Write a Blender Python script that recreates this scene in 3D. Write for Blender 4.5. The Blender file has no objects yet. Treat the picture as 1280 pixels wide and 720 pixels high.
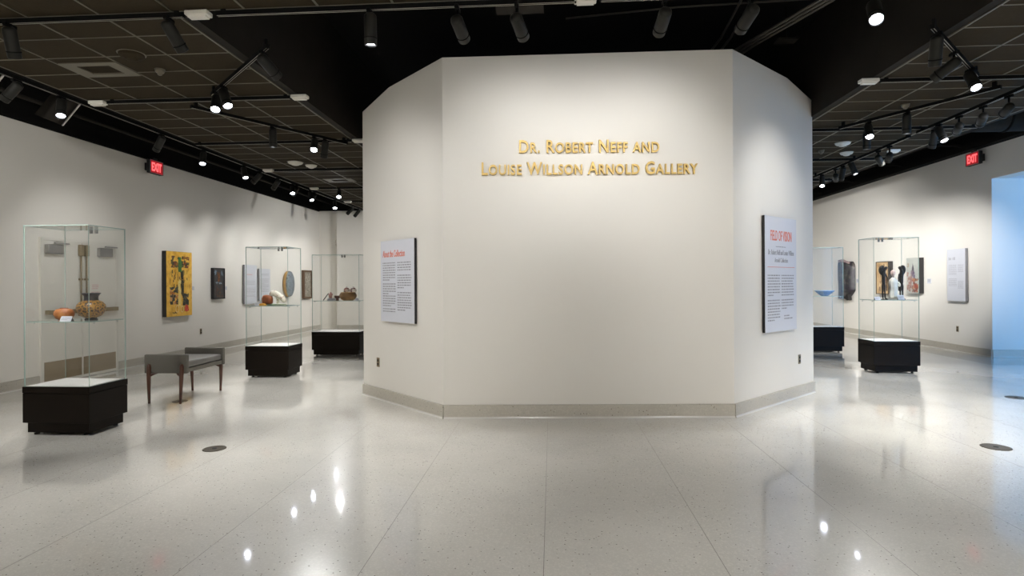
import bpy, bmesh, math, random
from mathutils import Vector, Matrix
PI = math.pi
R = random.Random(7)
scene = bpy.context.scene
COL = scene.collection

# ------------------------------------------------------------------ camera, world, exposure
cam_data = bpy.data.cameras.new('camera')
cam_data.sensor_width = 36.0
cam_data.lens = 36.0 * 723.0 / 1280.0
cam_data.shift_y = -7.0 / 1280.0
cam_data.clip_end = 100
cam = bpy.data.objects.new('camera', cam_data)
COL.objects.link(cam)
cam.matrix_world = (Matrix.Translation((0, 0, 1.5)) @ Matrix.Rotation(math.radians(3.93), 4, 'Z')
                    @ Matrix.Rotation(PI / 2, 4, 'X') @ Matrix.Rotation(math.radians(-0.3), 4, 'Z'))
scene.camera = cam
world = bpy.data.worlds.new('world')
scene.world = world
world.use_nodes = True
world.node_tree.nodes['Background'].inputs[0].default_value = (0.02, 0.02, 0.02, 1)
world.node_tree.nodes['Background'].inputs[1].default_value = 0.0
scene.view_settings.view_transform = 'Standard'
scene.view_settings.look = 'None'
scene.view_settings.gamma = 1.0
scene.view_settings.use_curve_mapping = False
scene.view_settings.exposure = 0.3
scene.cycles.transparent_max_bounces = 40
scene.cycles.max_bounces = 10
scene.cycles.diffuse_bounces = 5
scene.cycles.glossy_bounces = 5
scene.cycles.use_denoising = True
scene.cycles.caustics_reflective = False
scene.cycles.caustics_refractive = False
scene.cycles.sample_clamp_indirect = 4.0

# daylight of the neighbouring room (an unseen area lamp added by its front wall, no window built)
def area_lamp(name, loc, rot, sx, sy, power, color):
    d = bpy.data.lights.new(name, 'AREA')
    d.shape = 'RECTANGLE'; d.size = sx; d.size_y = sy; d.energy = power; d.color = color
    o = bpy.data.objects.new(name, d); COL.objects.link(o)
    o.location = loc; o.rotation_euler = rot
    return o
area_lamp('daylight_lamp', (12.7, 3.5, 2.0), (math.radians(88), 0, math.radians(0)), 1.6, 2.2, 320, (0.16, 0.48, 1.0))

WARM = (1.0, 0.995, 0.975)
P_WALL, P_FLOOR, P_FILL = 210.0, 540.0, 790.0
E_WALL = 1.05        # light wanted where a wall-washing lamp points

# ------------------------------------------------------------------ helpers
def lin(r, g, b):
    f = lambda c: (c / 255) / 12.92 if c / 255 <= 0.04045 else ((c / 255 + 0.055) / 1.055) ** 2.4
    return (f(r), f(g), f(b), 1.0)

def mat(name, col, rough=0.6, metal=0.0, spec=0.5, noise=0.06, nscale=18.0, bump=0.0, emit=0.0, emit_col=None, coat=0.0):
    m = bpy.data.materials.new(name); m.use_nodes = True
    nt = m.node_tree; b = nt.nodes['Principled BSDF']
    b.inputs['Roughness'].default_value = rough
    b.inputs['Metallic'].default_value = metal
    b.inputs['Specular IOR Level'].default_value = spec
    b.inputs['Coat Weight'].default_value = coat
    tc = nt.nodes.new('ShaderNodeTexCoord')
    n = nt.nodes.new('ShaderNodeTexNoise'); n.inputs['Scale'].default_value = nscale; n.inputs['Detail'].default_value = 3
    nt.links.new(tc.outputs['Object'], n.inputs['Vector'])
    mx = nt.nodes.new('ShaderNodeMix'); mx.data_type = 'RGBA'
    mx.inputs['A'].default_value = tuple(c * (1 - noise) for c in col[:3]) + (1,)
    mx.inputs['B'].default_value = tuple(min(1, c * (1 + noise)) for c in col[:3]) + (1,)
    nt.links.new(n.outputs['Fac'], mx.inputs['Factor'])
    nt.links.new(mx.outputs['Result'], b.inputs['Base Color'])
    if bump:
        bp = nt.nodes.new('ShaderNodeBump'); bp.inputs['Strength'].default_value = bump; bp.inputs['Distance'].default_value = 0.01
        nt.links.new(n.outputs['Fac'], bp.inputs['Height']); nt.links.new(bp.outputs['Normal'], b.inputs['Normal'])
    if emit:
        b.inputs['Emission Color'].default_value = emit_col or col
        b.inputs['Emission Strength'].default_value = emit
    return m

def mottled(name, stops, scale=12.0, rough=0.5, kind='NOISE', bump=0.3, metal=0.0):
    m = bpy.data.materials.new(name); m.use_nodes = True
    nt = m.node_tree; b = nt.nodes['Principled BSDF']; b.inputs['Roughness'].default_value = rough; b.inputs['Metallic'].default_value = metal
    tc = nt.nodes.new('ShaderNodeTexCoord')
    if kind == 'VORONOI':
        n = nt.nodes.new('ShaderNodeTexVoronoi'); out = n.outputs['Distance']
    else:
        n = nt.nodes.new('ShaderNodeTexNoise'); n.inputs['Detail'].default_value = 6; n.inputs['Roughness'].default_value = 0.65; out = n.outputs['Fac']
    n.inputs['Scale'].default_value = scale
    nt.links.new(tc.outputs['Object'], n.inputs['Vector'])
    cr = nt.nodes.new('ShaderNodeValToRGB'); el = cr.color_ramp.elements
    while len(el) > 1: el.remove(el[-1])
    el[0].position, el[0].color = stops[0][0], stops[0][1]
    for p, c in stops[1:]:
        e = el.new(p); e.color = c
    nt.links.new(out, cr.inputs['Fac']); nt.links.new(cr.outputs['Color'], b.inputs['Base Color'])
    bp = nt.nodes.new('ShaderNodeBump'); bp.inputs['Strength'].default_value = bump; bp.inputs['Distance'].default_value = 0.01
    nt.links.new(out, bp.inputs['Height']); nt.links.new(bp.outputs['Normal'], b.inputs['Normal'])
    return m

def terrazzo(name, base, rough, chip, coat):
    m = bpy.data.materials.new(name); m.use_nodes = True
    nt = m.node_tree; L = nt.links; b = nt.nodes['Principled BSDF']
    tc = nt.nodes.new('ShaderNodeTexCoord')
    def vor(scale):
        v = nt.nodes.new('ShaderNodeTexVoronoi'); v.inputs['Scale'].default_value = scale
        L.new(tc.outputs['Object'], v.inputs['Vector']); return v
    def ramp(src, stops, interp='LINEAR'):
        c = nt.nodes.new('ShaderNodeValToRGB'); c.color_ramp.interpolation = interp
        el = c.color_ramp.elements
        while len(el) > 1: el.remove(el[-1])
        el[0].position, el[0].color = stops[0]
        for p, col in stops[1:]:
            e = el.new(p); e.color = col
        L.new(src, c.inputs['Fac']); return c.outputs['Color']
    def mix(f, a, bb):
        x = nt.nodes.new('ShaderNodeMix'); x.data_type = 'RGBA'
        L.new(f, x.inputs['Factor'])
        for k, s in (('A', a), ('B', bb)):
            if isinstance(s, tuple): x.inputs[k].default_value = s
            else: L.new(s, x.inputs[k])
        return x.outputs['Result']
    big = nt.nodes.new('ShaderNodeTexNoise'); big.inputs['Scale'].default_value = 0.8; big.inputs['Detail'].default_value = 4
    L.new(tc.outputs['Object'], big.inputs['Vector'])
    dark = tuple(c * 0.86 for c in base[:3]) + (1,); light = tuple(min(1, c * 1.08) for c in base[:3]) + (1,)
    col = ramp(big.outputs['Fac'], [(0.3, dark), (0.7, light)])
    v1 = vor(chip)                                   # pale chips, each cell its own shade
    sep = nt.nodes.new('ShaderNodeSeparateColor'); L.new(v1.outputs['Color'], sep.inputs['Color'])
    f1 = ramp(sep.outputs['Red'], [(0.0, (0, 0, 0, 1)), (0.62, (0.15, 0.15, 0.15, 1)), (0.80, (0.35, 0.35, 0.35, 1))], 'CONSTANT')
    col = mix(f1, col, tuple(min(1, c * 1.22) for c in base[:3]) + (1,))
    v2 = vor(chip * 0.55)                             # sparse dark chips
    sep2 = nt.nodes.new('ShaderNodeSeparateColor'); L.new(v2.outputs['Color'], sep2.inputs['Color'])
    few = ramp(sep2.outputs['Green'], [(0.0, (0, 0, 0, 1)), (0.90, (.75, .75, .75, 1))], 'CONSTANT')
    near = ramp(v2.outputs['Distance'], [(0.0, (1, 1, 1, 1)), (0.26, (0, 0, 0, 1))], 'CONSTANT')
    mul = nt.nodes.new('ShaderNodeMath'); mul.operation = 'MULTIPLY'; L.new(few, mul.inputs[0]); L.new(near, mul.inputs[1])
    hue = ramp(sep2.outputs['Blue'], [(0.0, lin(70, 64, 56)), (0.6, lin(105, 92, 76)), (1.0, lin(130, 120, 104))])
    col = mix(mul.outputs[0], col, hue)
    L.new(col, b.inputs['Base Color'])
    b.inputs['Roughness'].default_value = rough
    b.inputs['Specular IOR Level'].default_value = 0.5
    b.inputs['Coat Weight'].default_value = coat; b.inputs['Coat Roughness'].default_value = 0.055
    wob = nt.nodes.new('ShaderNodeTexNoise'); wob.inputs['Scale'].default_value = 2.2; wob.inputs['Detail'].default_value = 2
    L.new(tc.outputs['Object'], wob.inputs['Vector'])
    bp = nt.nodes.new('ShaderNodeBump'); bp.inputs['Strength'].default_value = 0.018; bp.inputs['Distance'].default_value = 0.01
    L.new(wob.outputs['Fac'], bp.inputs['Height'])
    L.new(bp.outputs['Normal'], b.inputs['Normal']); L.new(bp.outputs['Normal'], b.inputs['Coat Normal'])
    return m

def pane_material(name, tint, refl=1.0):
    m = bpy.data.materials.new(name); m.use_nodes = True
    nt = m.node_tree; L = nt.links
    for n in list(nt.nodes):
        if n.type == 'BSDF_PRINCIPLED': nt.nodes.remove(n)
    out = [n for n in nt.nodes if n.type == 'OUTPUT_MATERIAL'][0]
    tr = nt.nodes.new('ShaderNodeBsdfTransparent')
    nz = nt.nodes.new('ShaderNodeTexNoise'); nz.inputs['Scale'].default_value = 3
    tm = nt.nodes.new('ShaderNodeMix'); tm.data_type = 'RGBA'
    tm.inputs['A'].default_value = tint; tm.inputs['B'].default_value = tuple(min(1, c * 1.012) for c in tint[:3]) + (1,)
    L.new(nz.outputs['Fac'], tm.inputs['Factor']); L.new(tm.outputs['Result'], tr.inputs['Color'])
    gl = nt.nodes.new('ShaderNodeBsdfGlossy'); gl.inputs['Roughness'].default_value = 0.02; gl.inputs['Color'].default_value = (refl, refl, refl, 1)
    ge = nt.nodes.new('ShaderNodeNewGeometry')       # reflectance by the angle of view, the same from both faces of the sheet
    def math_(op, a, b=None):
        n = nt.nodes.new('ShaderNodeMath'); n.operation = op
        for k, v in ((0, a), (1, b)):
            if v is None: continue
            if isinstance(v, (int, float)): n.inputs[k].default_value = v
            else: L.new(v, n.inputs[k])
        return n.outputs[0]
    dt = nt.nodes.new('ShaderNodeVectorMath'); dt.operation = 'DOT_PRODUCT'
    L.new(ge.outputs['Normal'], dt.inputs[0]); L.new(ge.outputs['Incoming'], dt.inputs[1])
    gz = math_('POWER', math_('SUBTRACT', 1.0, math_('ABSOLUTE', dt.outputs['Value'])), 5.0)
    fac = math_('MINIMUM', math_('ADD', 0.032, math_('MULTIPLY', gz, 0.8)), 1.0)
    mx = nt.nodes.new('ShaderNodeMixShader')
    L.new(fac, mx.inputs[0]); L.new(tr.outputs[0], mx.inputs[1]); L.new(gl.outputs[0], mx.inputs[2])
    L.new(mx.outputs[0], out.inputs['Surface'])
    return m

M = {
    'wall': mat('wall_paint', (0.75, 0.72, 0.665, 1), 0.75, noise=0.012, nscale=1.5, spec=0.25),
    'wall_side': mat('side_room_paint', (0.74, 0.76, 0.80, 1), 0.75, noise=0.012, nscale=1.5, spec=0.25),
    'black': mat('black_paint', (0.006, 0.0055, 0.005, 1), 0.85, spec=0.1, noise=0.3),
    'brownblack': mat('dark_brown_paint', (0.016, 0.0135, 0.0105, 1), 0.8, spec=0.15, noise=0.25, nscale=4),
    'tile': mat('ceiling_tile_brown', (0.030, 0.0228, 0.0135, 1), 0.9, spec=0.1, noise=0.18, nscale=60, bump=0.15),
    'tee': mat('ceiling_tee', (0.10, 0.086, 0.060, 1), 0.45, noise=0.05),
    'pipe': mat('dusty_brown_pipe', (0.055, 0.048, 0.038, 1), 0.6, noise=0.2),
    'track': mat('track_black', (0.004, 0.004, 0.004, 1), 0.7, spec=0.08, noise=0.2),
    'copper': mat('track_conductor', (0.42, 0.40, 0.34, 1), 0.35, metal=0.7),
    'can': mat('lamp_can_black', (0.012, 0.0115, 0.0095, 1), 0.55, spec=0.2, noise=0.15),
    'whitebox': mat('white_enamel', (0.70, 0.68, 0.62, 1), 0.5),
    'terr': terrazzo('terrazzo_floor', (0.76, 0.73, 0.665, 1), 0.22, 110.0, 0.95),
    'terrbase': terrazzo('terrazzo_base', (0.46, 0.43, 0.37, 1), 0.4, 80.0, 0.0),
    'cove': mat('cove_strip', (0.64, 0.62, 0.57, 1), 0.25, coat=0.4),
    'strip': mat('divider_zinc', (0.22, 0.20, 0.17, 1), 0.4, metal=0.4),
    'wood_black': mat('espresso_laminate', (0.0085, 0.0058, 0.0038, 1), 0.5, spec=0.10, noise=0.25, nscale=9),
    'deck': mat('white_deck', (0.82, 0.80, 0.76, 1), 0.7, noise=0.02),
    'glass': pane_material('clear_glass', (0.988, 0.995, 0.991, 1)),
    'glass_edge': mat('green_glass_edge', (0.36, 0.47, 0.43, 1), 0.25, spec=0.7),
    'chrome': mat('brushed_metal', (0.55, 0.54, 0.52, 1), 0.35, metal=0.9),
    'grey_metal': mat('grey_closer_metal', (0.24, 0.23, 0.22, 1), 0.5, metal=0.3),
    'bronze_metal': mat('bronze_hardware', (0.24, 0.185, 0.105, 1), 0.45, metal=0.35),
    'kick': mat('bronze_kickplate', (0.27, 0.205, 0.125, 1), 0.5, metal=0.2, noise=0.05, nscale=2),
    'door': mat('cream_door_paint', (0.70, 0.67, 0.61, 1), 0.6, noise=0.02),
    'gold': mat('gold_letter_face', (0.56, 0.385, 0.125, 1), 0.45, metal=0.2, spec=0.25, noise=0.06, nscale=10),
    'board': mat('white_print_board', (0.60, 0.61, 0.66, 1), 0.6, noise=0.015),
    'core': mat('black_board_edge', (0.012, 0.010, 0.010, 1), 0.7),
    'greycore': mat('grey_board_edge', (0.16, 0.155, 0.16, 1), 0.7),
    'red': mat('red_print', (0.60, 0.17, 0.12, 1), 0.6),
    'ink': mat('grey_ink', (0.27, 0.27, 0.29, 1), 0.7),
    'palered': mat('pale_red_print', (0.62, 0.36, 0.36, 1), 0.7),
    'inkpale': mat('pale_ink', (0.42, 0.42, 0.46, 1), 0.7),
    'leather': mat('grey_leather', (0.105, 0.10, 0.092, 1), 0.42, noise=0.1, nscale=30, bump=0.05),
    'felt': mat('grey_wool_upholstery', (0.098, 0.090, 0.075, 1), 0.85, noise=0.14, nscale=90, bump=0.15),
    'walnut': mottled('walnut_wood', [(0.3, (0.045, 0.013, 0.005, 1)), (0.7, (0.085, 0.025, 0.010, 1))], 14, 0.4, bump=0.05),
    'disc': mottled('dark_brass', [(0.35, (0.055, 0.045, 0.030, 1)), (0.65, (0.10, 0.085, 0.06, 1))], 30, 0.45, metal=0.5, bump=0.1),
    'lens': mat('lamp_lens_glow', (1, 1, 1, 1), 0.3, emit=60.0, emit_col=(0.80, 0.86, 1.0, 1)),
    'exit_face': mat('exit_face_red', (0.16, 0.008, 0.010, 1), 0.5, emit=0.30, emit_col=(0.75, 0.02, 0.035, 1)),
    'exit_glow': mat('exit_letter_glow', (0.9, 0.15, 0.15, 1), 0.5, emit=1.1, emit_col=(1.0, 0.13, 0.14, 1)),
}

class MB:
    """collects shapes in one bmesh; each shape may have its own material slot"""
    def __init__(self): self.bm = bmesh.new(); self.mats = []; self.cur = 0
    def use(self, m):
        if m not in self.mats: self.mats.append(m)
        self.cur = self.mats.index(m); return self
    def _face(self, vs, smooth=False):
        f = self.bm.faces.new(vs); f.material_index = self.cur; f.smooth = smooth; return f
    def box(self, x0, x1, y0, y1, z0, z1, mt=None):
        v = [self.bm.verts.new((x, y, z)) for z in (z0, z1) for y in (y0, y1) for x in (x0, x1)]
        for q in ((0, 2, 3, 1), (4, 5, 7, 6), (0, 1, 5, 4), (2, 6, 7, 3), (0, 4, 6, 2), (1, 3, 7, 5)):
            self._face([v[i] for i in q])
        return self
    def rbox(self, x0, x1, y0, y1, z0, z1, r=0.01, seg=2):
        n0 = len(self.bm.verts)
        self.box(x0, x1, y0, y1, z0, z1)
        self.bm.verts.ensure_lookup_table(); self.bm.edges.ensure_lookup_table()
        vs = set(self.bm.verts[n0:]); es = [e for e in self.bm.edges if e.verts[0] in vs]
        g = bmesh.ops.bevel(self.bm, geom=es, offset=r, segments=seg, affect='EDGES', profile=0.5)
        for f in g['faces']: f.smooth = True; f.material_index = self.cur
        return self
    def lathe(self, prof, c=(0, 0, 0), n=24, sx=1, sy=1, smooth=True):
        rings = []
        for r, z in prof:
            if r < 1e-6: rings.append([self.bm.verts.new((c[0], c[1], c[2] + z))])
            else: rings.append([self.bm.verts.new((c[0] + sx * r * math.cos(2 * PI * k / n), c[1] + sy * r * math.sin(2 * PI * k / n), c[2] + z)) for k in range(n)])
        for a, b in zip(rings, rings[1:]):
            for k in range(n):
                k2 = (k + 1) % n
                if len(a) == 1 and len(b) == 1: continue
                if len(a) == 1: self._face([a[0], b[k2], b[k]], smooth)
                elif len(b) == 1: self._face([a[k], a[k2], b[0]], smooth)
                else: self._face([a[k], a[k2], b[k2], b[k]], smooth)
        return self
    def tube(self, pts, r, n=10, caps=True):
        pts = [Vector(p) for p in pts]; rs = r if isinstance(r, (list, tuple)) else [r] * len(pts)
        rings = []; ref = None
        for i, p in enumerate(pts):
            t = (pts[min(i + 1, len(pts) - 1)] - pts[max(i - 1, 0)]).normalized()
            if ref is None: ref = t.orthogonal().normalized()
            ref = (ref - t * ref.dot(t)).normalized(); w = t.cross(ref)
            rings.append([self.bm.verts.new(p + (ref * math.cos(2 * PI * k / n) + w * math.sin(2 * PI * k / n)) * rs[i]) for k in range(n)])
        for a, b in zip(rings, rings[1:]):
            for k in range(n): self._face([a[k], a[(k + 1) % n], b[(k + 1) % n], b[k]], True)
        if caps: self._face(rings[0][::-1]); self._face(rings[-1])
        return self
    def prism(self, poly, o, ex, ey, en, t):
        """poly: (a, b) points in frame o + a ex + b ey, extruded t along en"""
        o, ex, ey, en = Vector(o), Vector(ex), Vector(ey), Vector(en)
        lo = [self.bm.verts.new(o + ex * a + ey * b) for a, b in poly]
        hi = [self.bm.verts.new(o + ex * a + ey * b + en * t) for a, b in poly]
        self._face(lo[::-1]); self._face(hi)
        for k in range(len(poly)):
            j = (k + 1) % len(poly); self._face([lo[k], lo[j], hi[j], hi[k]])
        return self
    def quad(self, pts):
        self._face([self.bm.verts.new(p) for p in pts]); return self
    def mesh(self, name, m=None):
        if m is not None and not self.mats: self.mats = [m]
        bmesh.ops.recalc_face_normals(self.bm, faces=self.bm.faces[:])
        me = bpy.data.meshes.new(name); self.bm.to_mesh(me); self.bm.free()
        for x in self.mats: me.materials.append(x)
        return me
    def build(self, name, m=None, parent=None, loc=None):
        return link(name, self.mesh(name, m), parent, loc)

def link(name, data, parent=None, loc=None):
    o = bpy.data.objects.new(name, data); COL.objects.link(o)
    if parent is not None: o.parent = parent
    if loc is not None: o.location = loc
    return o
def tag(o, label=None, cat=None, group=None, kind=None):
    for k, v in (('label', label), ('category', cat), ('group', group), ('kind', kind)):
        if v: o[k] = v
    return o
def thing(name, label, cat, loc=(0, 0, 0), rotz=0.0, group=None):
    o = link(name, None, None, loc); o.rotation_euler = (0, 0, rotz); o.empty_display_size = 0.1
    return tag(o, label, cat, group)
def struct(name, mb, m=None, parent=None):
    o = mb.build(name, m, parent)
    if parent is None: o['kind'] = 'structure'
    return o
def framed(o, loc, ex, ey, en):
    """orient an object so its local x, y, z run along ex, ey, en"""
    m = Matrix.Identity(4)
    for i, v in enumerate((Vector(ex), Vector(ey), Vector(en))):
        for k in range(3): m[k][i] = v[k]
    o.matrix_world = Matrix.Translation(Vector(loc)) @ m
    return o
def frame_thing(name, label, cat, loc, ex, ey, en, group=None):
    o = thing(name, label, cat, group=group)
    return framed(o, loc, ex, ey, en)

def text_mesh(body, w=None, h=None, depth=0.004, caps=False, bold=0.0, space=1.0):
    cu = bpy.data.curves.new('lettering', 'FONT'); cu.body = body; cu.size = 1; cu.space_character = space
    cu.extrude = 0.001; cu.offset = bold; cu.resolution_u = 3
    if caps:
        cu.small_caps_scale = 0.80
        for f in cu.body_format: f.use_small_caps = True
    ob = bpy.data.objects.new('lettering', cu); COL.objects.link(ob)
    dg = bpy.context.evaluated_depsgraph_get()
    me = bpy.data.meshes.new_from_object(ob.evaluated_get(dg))
    bpy.data.objects.remove(ob); bpy.data.curves.remove(cu)
    xs = [v.co.x for v in me.vertices]; ys = [v.co.y for v in me.vertices]
    x0, x1, y0, y1 = min(xs), max(xs), min(ys), max(ys)
    sx = w / (x1 - x0) if w else None; sy = h / (y1 - y0) if h else None
    sx = sx or sy; sy = sy or sx
    for v in me.vertices:
        v.co.x = (v.co.x - x0) * sx; v.co.y = (v.co.y - y0) * sy; v.co.z = (v.co.z / 0.001) * depth / 2 + depth / 2
    return me
def islands(me):
    """split a mesh into one mesh per loose piece"""
    bm = bmesh.new(); bm.from_mesh(me); bmesh.ops.remove_doubles(bm, verts=bm.verts[:], dist=1e-6)
    seen = set(); out = []
    for v in bm.verts:
        if v in seen: continue
        st = [v]; seen.add(v); grp = [v]
        while st:
            a = st.pop()
            for e in a.link_edges:
                b = e.other_vert(a)
                if b not in seen: seen.add(b); st.append(b); grp.append(b)
        idx = {q: i for i, q in enumerate(grp)}
        fs = {f for q in grp for f in q.link_faces}
        m2 = bpy.data.meshes.new('letter'); m2.from_pydata([q.co[:] for q in grp], [], [[idx[q] for q in f.verts] for f in fs])
        out.append(m2)
    bm.free(); return out

# ------------------------------------------------------------------ room shell
X_L, X_R, Y_B, Y_BR, Y_REAR = -7.6, 8.5, 18.5, 20.5, -6.0
ZL, ZR, ZC = 3.85, 4.10, 3.70
floor = struct('floor', MB().box(-8.0, 14.4, Y_REAR - .3, 21, -0.12, 0.0), M['terr'])
sm = MB().box(-.0016, .0016, -6, 20.4, -0.004, 0.0006).mesh('divider_strip', M['strip'])
for k in range(-7, 9):
    x = -0.05 + 0.95 * k
    if -7.4 < x < 8.3: link('divider_strip', sm, floor, (x, 0, 0))

struct('wall_left', MB().box(X_L - .25, X_L, Y_REAR, Y_B + .3, 0, ZL), M['wall'])
struct('wall_back', MB().box(X_L, 1.0, Y_B, Y_B + .25, 0, 3.87).box(-6.93, 1.0, Y_B - .22, Y_B - .005, 0, 3.82).box(.9, 1.2, Y_B, Y_BR + .2, 0, 3.87), M['wall'])
struct('wall_back_right', MB().box(1.2, X_R, Y_BR, Y_BR + .25, 0, ZR), M['wall'])
struct('wall_right', MB().box(X_R, X_R + .3, 11.8, Y_BR + .25, 0, ZR), M['wall'])
struct('wall_right_near', MB().box(X_R, X_R + .3, Y_REAR, 5.6, 0, ZR), M['wall'])
struct('wall_right_header', MB().box(X_R, X_R + .3, 5.6, 11.8, 3.46, ZR), M['wall'])
struct('wall_rear', MB().box(X_L - .25, 14.3, Y_REAR - .25, Y_REAR, 0, 5.0), M['wall'])
struct('wall_side_room_back', MB().box(X_R + .3, 14.0, 11.8, 12.1, 0, 3.46), M['wall'])
struct('wall_side_room_end', MB().box(14.0, 14.25, 3.0, 12.1, 0, 3.6), M['wall_side'])
struct('wall_side_room_front', MB().box(X_R + .3, 14.0, 3.0, 3.25, 0, 3.6), M['wall_side'])
struct('ceiling_side_room', MB().box(X_R + .3, 14.0, 3.25, 12.1, 3.461, 3.7), M['wall_side'])

# the angled wall block in the middle
PA, PB, PC, PD = Vector((-1.196, 6.329, 0)), Vector((2.003, 6.534, 0)), Vector((-2.534, 7.645, 0)), Vector((3.517, 8.064, 0))
UP = Vector((0, 0, 1))
def facet(P, Q):
    ex = (Q - P); L = ex.length; ex.normalize(); en = ex.cross(UP); return ex, en, L
exF, enF, LF = facet(PA, PB)         # en points to the camera
exL, enL, LL = facet(PC, PA)
exR, enR, LR = facet(PB, PD)
def wall_panel(name, P, ex, en, poly): return struct(name, MB().prism(poly, P, ex, UP, -en, 0.12), M['wall'])
wall_panel('wall_center', PA, exF, enF, [(0, 0), (LF, 0), (LF, 4.06), (0, 3.99)])
wall_panel('wall_center_left', PC, exL, enL, [(0, 0), (LL, 0), (LL, 3.99), (LL - 1.17, 3.96), (0, 3.81)])
wall_panel('wall_center_right', PB, exR, enR, [(0, 0), (LR, 0), (LR, 3.93), (1.38, 4.06), (0, 4.06)])
PE, PG, PH, PI_ = Vector((3.5, 11.2, 0)), Vector((2.0, 12.7, 0)), Vector((-1.2, 12.7, 0)), Vector((-2.55, 11.3, 0))
for nm, a, b in (('wall_center_right_return', PD, PE), ('wall_center_right_rear', PE, PG), ('wall_center_rear', PG, PH), ('wall_center_left_rear', PH, PI_), ('wall_center_left_return', PI_, PC)):
    ex, en, L = facet(a, b)
    wall_panel(nm, a, ex, en, [(0.02, 0), (L - .02, 0), (L - .02, 3.8), (0.02, 3.8)])

# terrazzo base with a small pale cove at the floor
def base(name, a, b, h=0.15):
    a, b = Vector(a), Vector(b); ex = (b - a); L = ex.length; ex.normalize(); en = ex.cross(UP)
    o = struct(name, MB().prism([(0, 0), (0.018, 0), (0.018, h - .006), (0.010, h), (0, h)], a, en, UP, ex, L), M['terrbase'])
    MB().prism([(0.018, 0.0005), (0.034, 0.0005), (0.027, 0.004), (0.022, 0.010), (0.018, 0.018)], a, en, UP, ex, L).build('cove_strip', M['cove'], o)
base('baseboard_center', PA, PB); base('baseboard_center_left', PC, PA); base('baseboard_center_right', PB, PD)
base('baseboard_center_left_return', PI_, PC); base('baseboard_center_right_return', PD, PE)
base('baseboard_left', (X_L, Y_REAR, 0), (X_L, 8.08, 0)); bl2 = base('baseboard_left_far', (X_L, 9.62, 0), (X_L, Y_B, 0))
# walls seen with the room on the other hand: run the other way round
base('baseboard_right', (X_R, Y_BR, 0), (X_R, 11.8, 0)); base('baseboard_right_near', (X_R, 5.6, 0), (X_R, Y_REAR, 0))
base('baseboard_back', (-6.93, Y_B - .22, 0), (1, Y_B - .22, 0)); base('baseboard_side_room', (X_R, 11.8, 0), (14.0, 11.8, 0))

# ------------------------------------------------------------------ ceilings
PY = 0.4163
def tile_field(name, x0, x1, nx, y0, ny):
    px = (x1 - x0) / nx
    root = link(name, None); root['kind'] = 'structure'
    tm = MB().box(-px / 2 + .009, px / 2 - .009, -PY / 2 + .006, PY / 2 - .006, 0.006, 0.024).mesh('ceiling_tile', M['tile'])
    lt = MB().box(-.009, .009, 0, ny * PY, 0, 0.003).box(-.003, .003, 0, ny * PY, .003, .035).mesh('main_tee', M['tee'])
    ct = MB().box(0, x1 - x0, -.006, .006, .0005, 0.0025).box(0, x1 - x0, -.003, .003, .0025, .03).mesh('cross_tee', M['tee'])
    for i in range(nx + 1): link('main_tee', lt, root, (x0 + i * px, y0, ZC))
    for j in range(ny + 1): link('cross_tee', ct, root, (x0, y0 + j * PY, ZC))
    for i in range(nx):
        for j in range(ny): link('ceiling_tile', tm, root, (x0 + (i + .5) * px, y0 + (j + .5) * PY, ZC))
    return root
XI_L, XO_L, XI_R, XO_R, Y0 = -3.05, -5.53, 3.60, 6.09, 4.48
tile_field('ceiling', XO_L, XI_L, 4, Y0 - 2 * PY, 33)
tile_field('ceiling.001', XI_R, XO_R, 4, Y0 - 2 * PY, 38)
tile_field('ceiling.002', XI_L, XI_R, 11, Y0 - 2 * PY, 2)
struct('ceiling_rear', MB().box(X_L, X_R, Y_REAR, Y0 - 2 * PY - .02, ZC, ZC + .1), M['tile'])
struct('ceiling_deck', MB().box(X_L - .2, X_R + .3, 3.4, 21, 5.0, 5.2), M['black'])
struct('trim_1', MB().box(XI_L + .012, XI_L + .10, Y0, 18.2, ZC + .01, 5.0), M['brownblack'])
struct('trim_2', MB().box(XI_R - .10, XI_R - .012, Y0, 20.3, ZC + .01, 5.0), M['brownblack'])
struct('trim_3', MB().box(XI_L, XI_R, Y0 - .09, Y0 - .015, ZC + .01, 5.0), M['brownblack'])
struct('trim_4', MB().box(XO_L - .10, XO_L - .012, 3.4, 18.2, ZC + .01, 5.0), M['black'])
struct('trim_5', MB().box(XO_R + .012, XO_R + .10, 3.4, 20.3, ZC + .01, 4.6), M['brownblack'])
struct('trim_6', MB().box(X_L - .25, X_L - .03, Y_REAR, Y_B + .3, ZL, 5.0).box(X_L - .03, X_L + .02, Y_REAR, Y_B, ZL + .02, ZL + .10), M['black'])
struct('trim_7', MB().box(X_L - .2, 1.2, Y_B + .02, Y_B + .3, 3.87, 5.0), M['black'])
struct('trim_8', MB().box(X_R + .02, X_R + .3, Y_REAR, Y_BR + .2, ZR, 5.0).box(X_R - .16, X_R + .02, 3.4, Y_BR, ZR + .01, ZR + .13), M['black'])
struct('trim_9', MB().box(1.0, X_R + .3, Y_BR + .02, Y_BR + .3, ZR, 5.0), M['black'])
struct('ceiling_gap_right', MB().box(XO_R + .10, X_R + .02, 3.4, 20.4, 4.5, 4.56), mat('gap_deck_brown', (0.060, 0.048, 0.036, 1), 0.8, noise=0.3, nscale=3))

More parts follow.
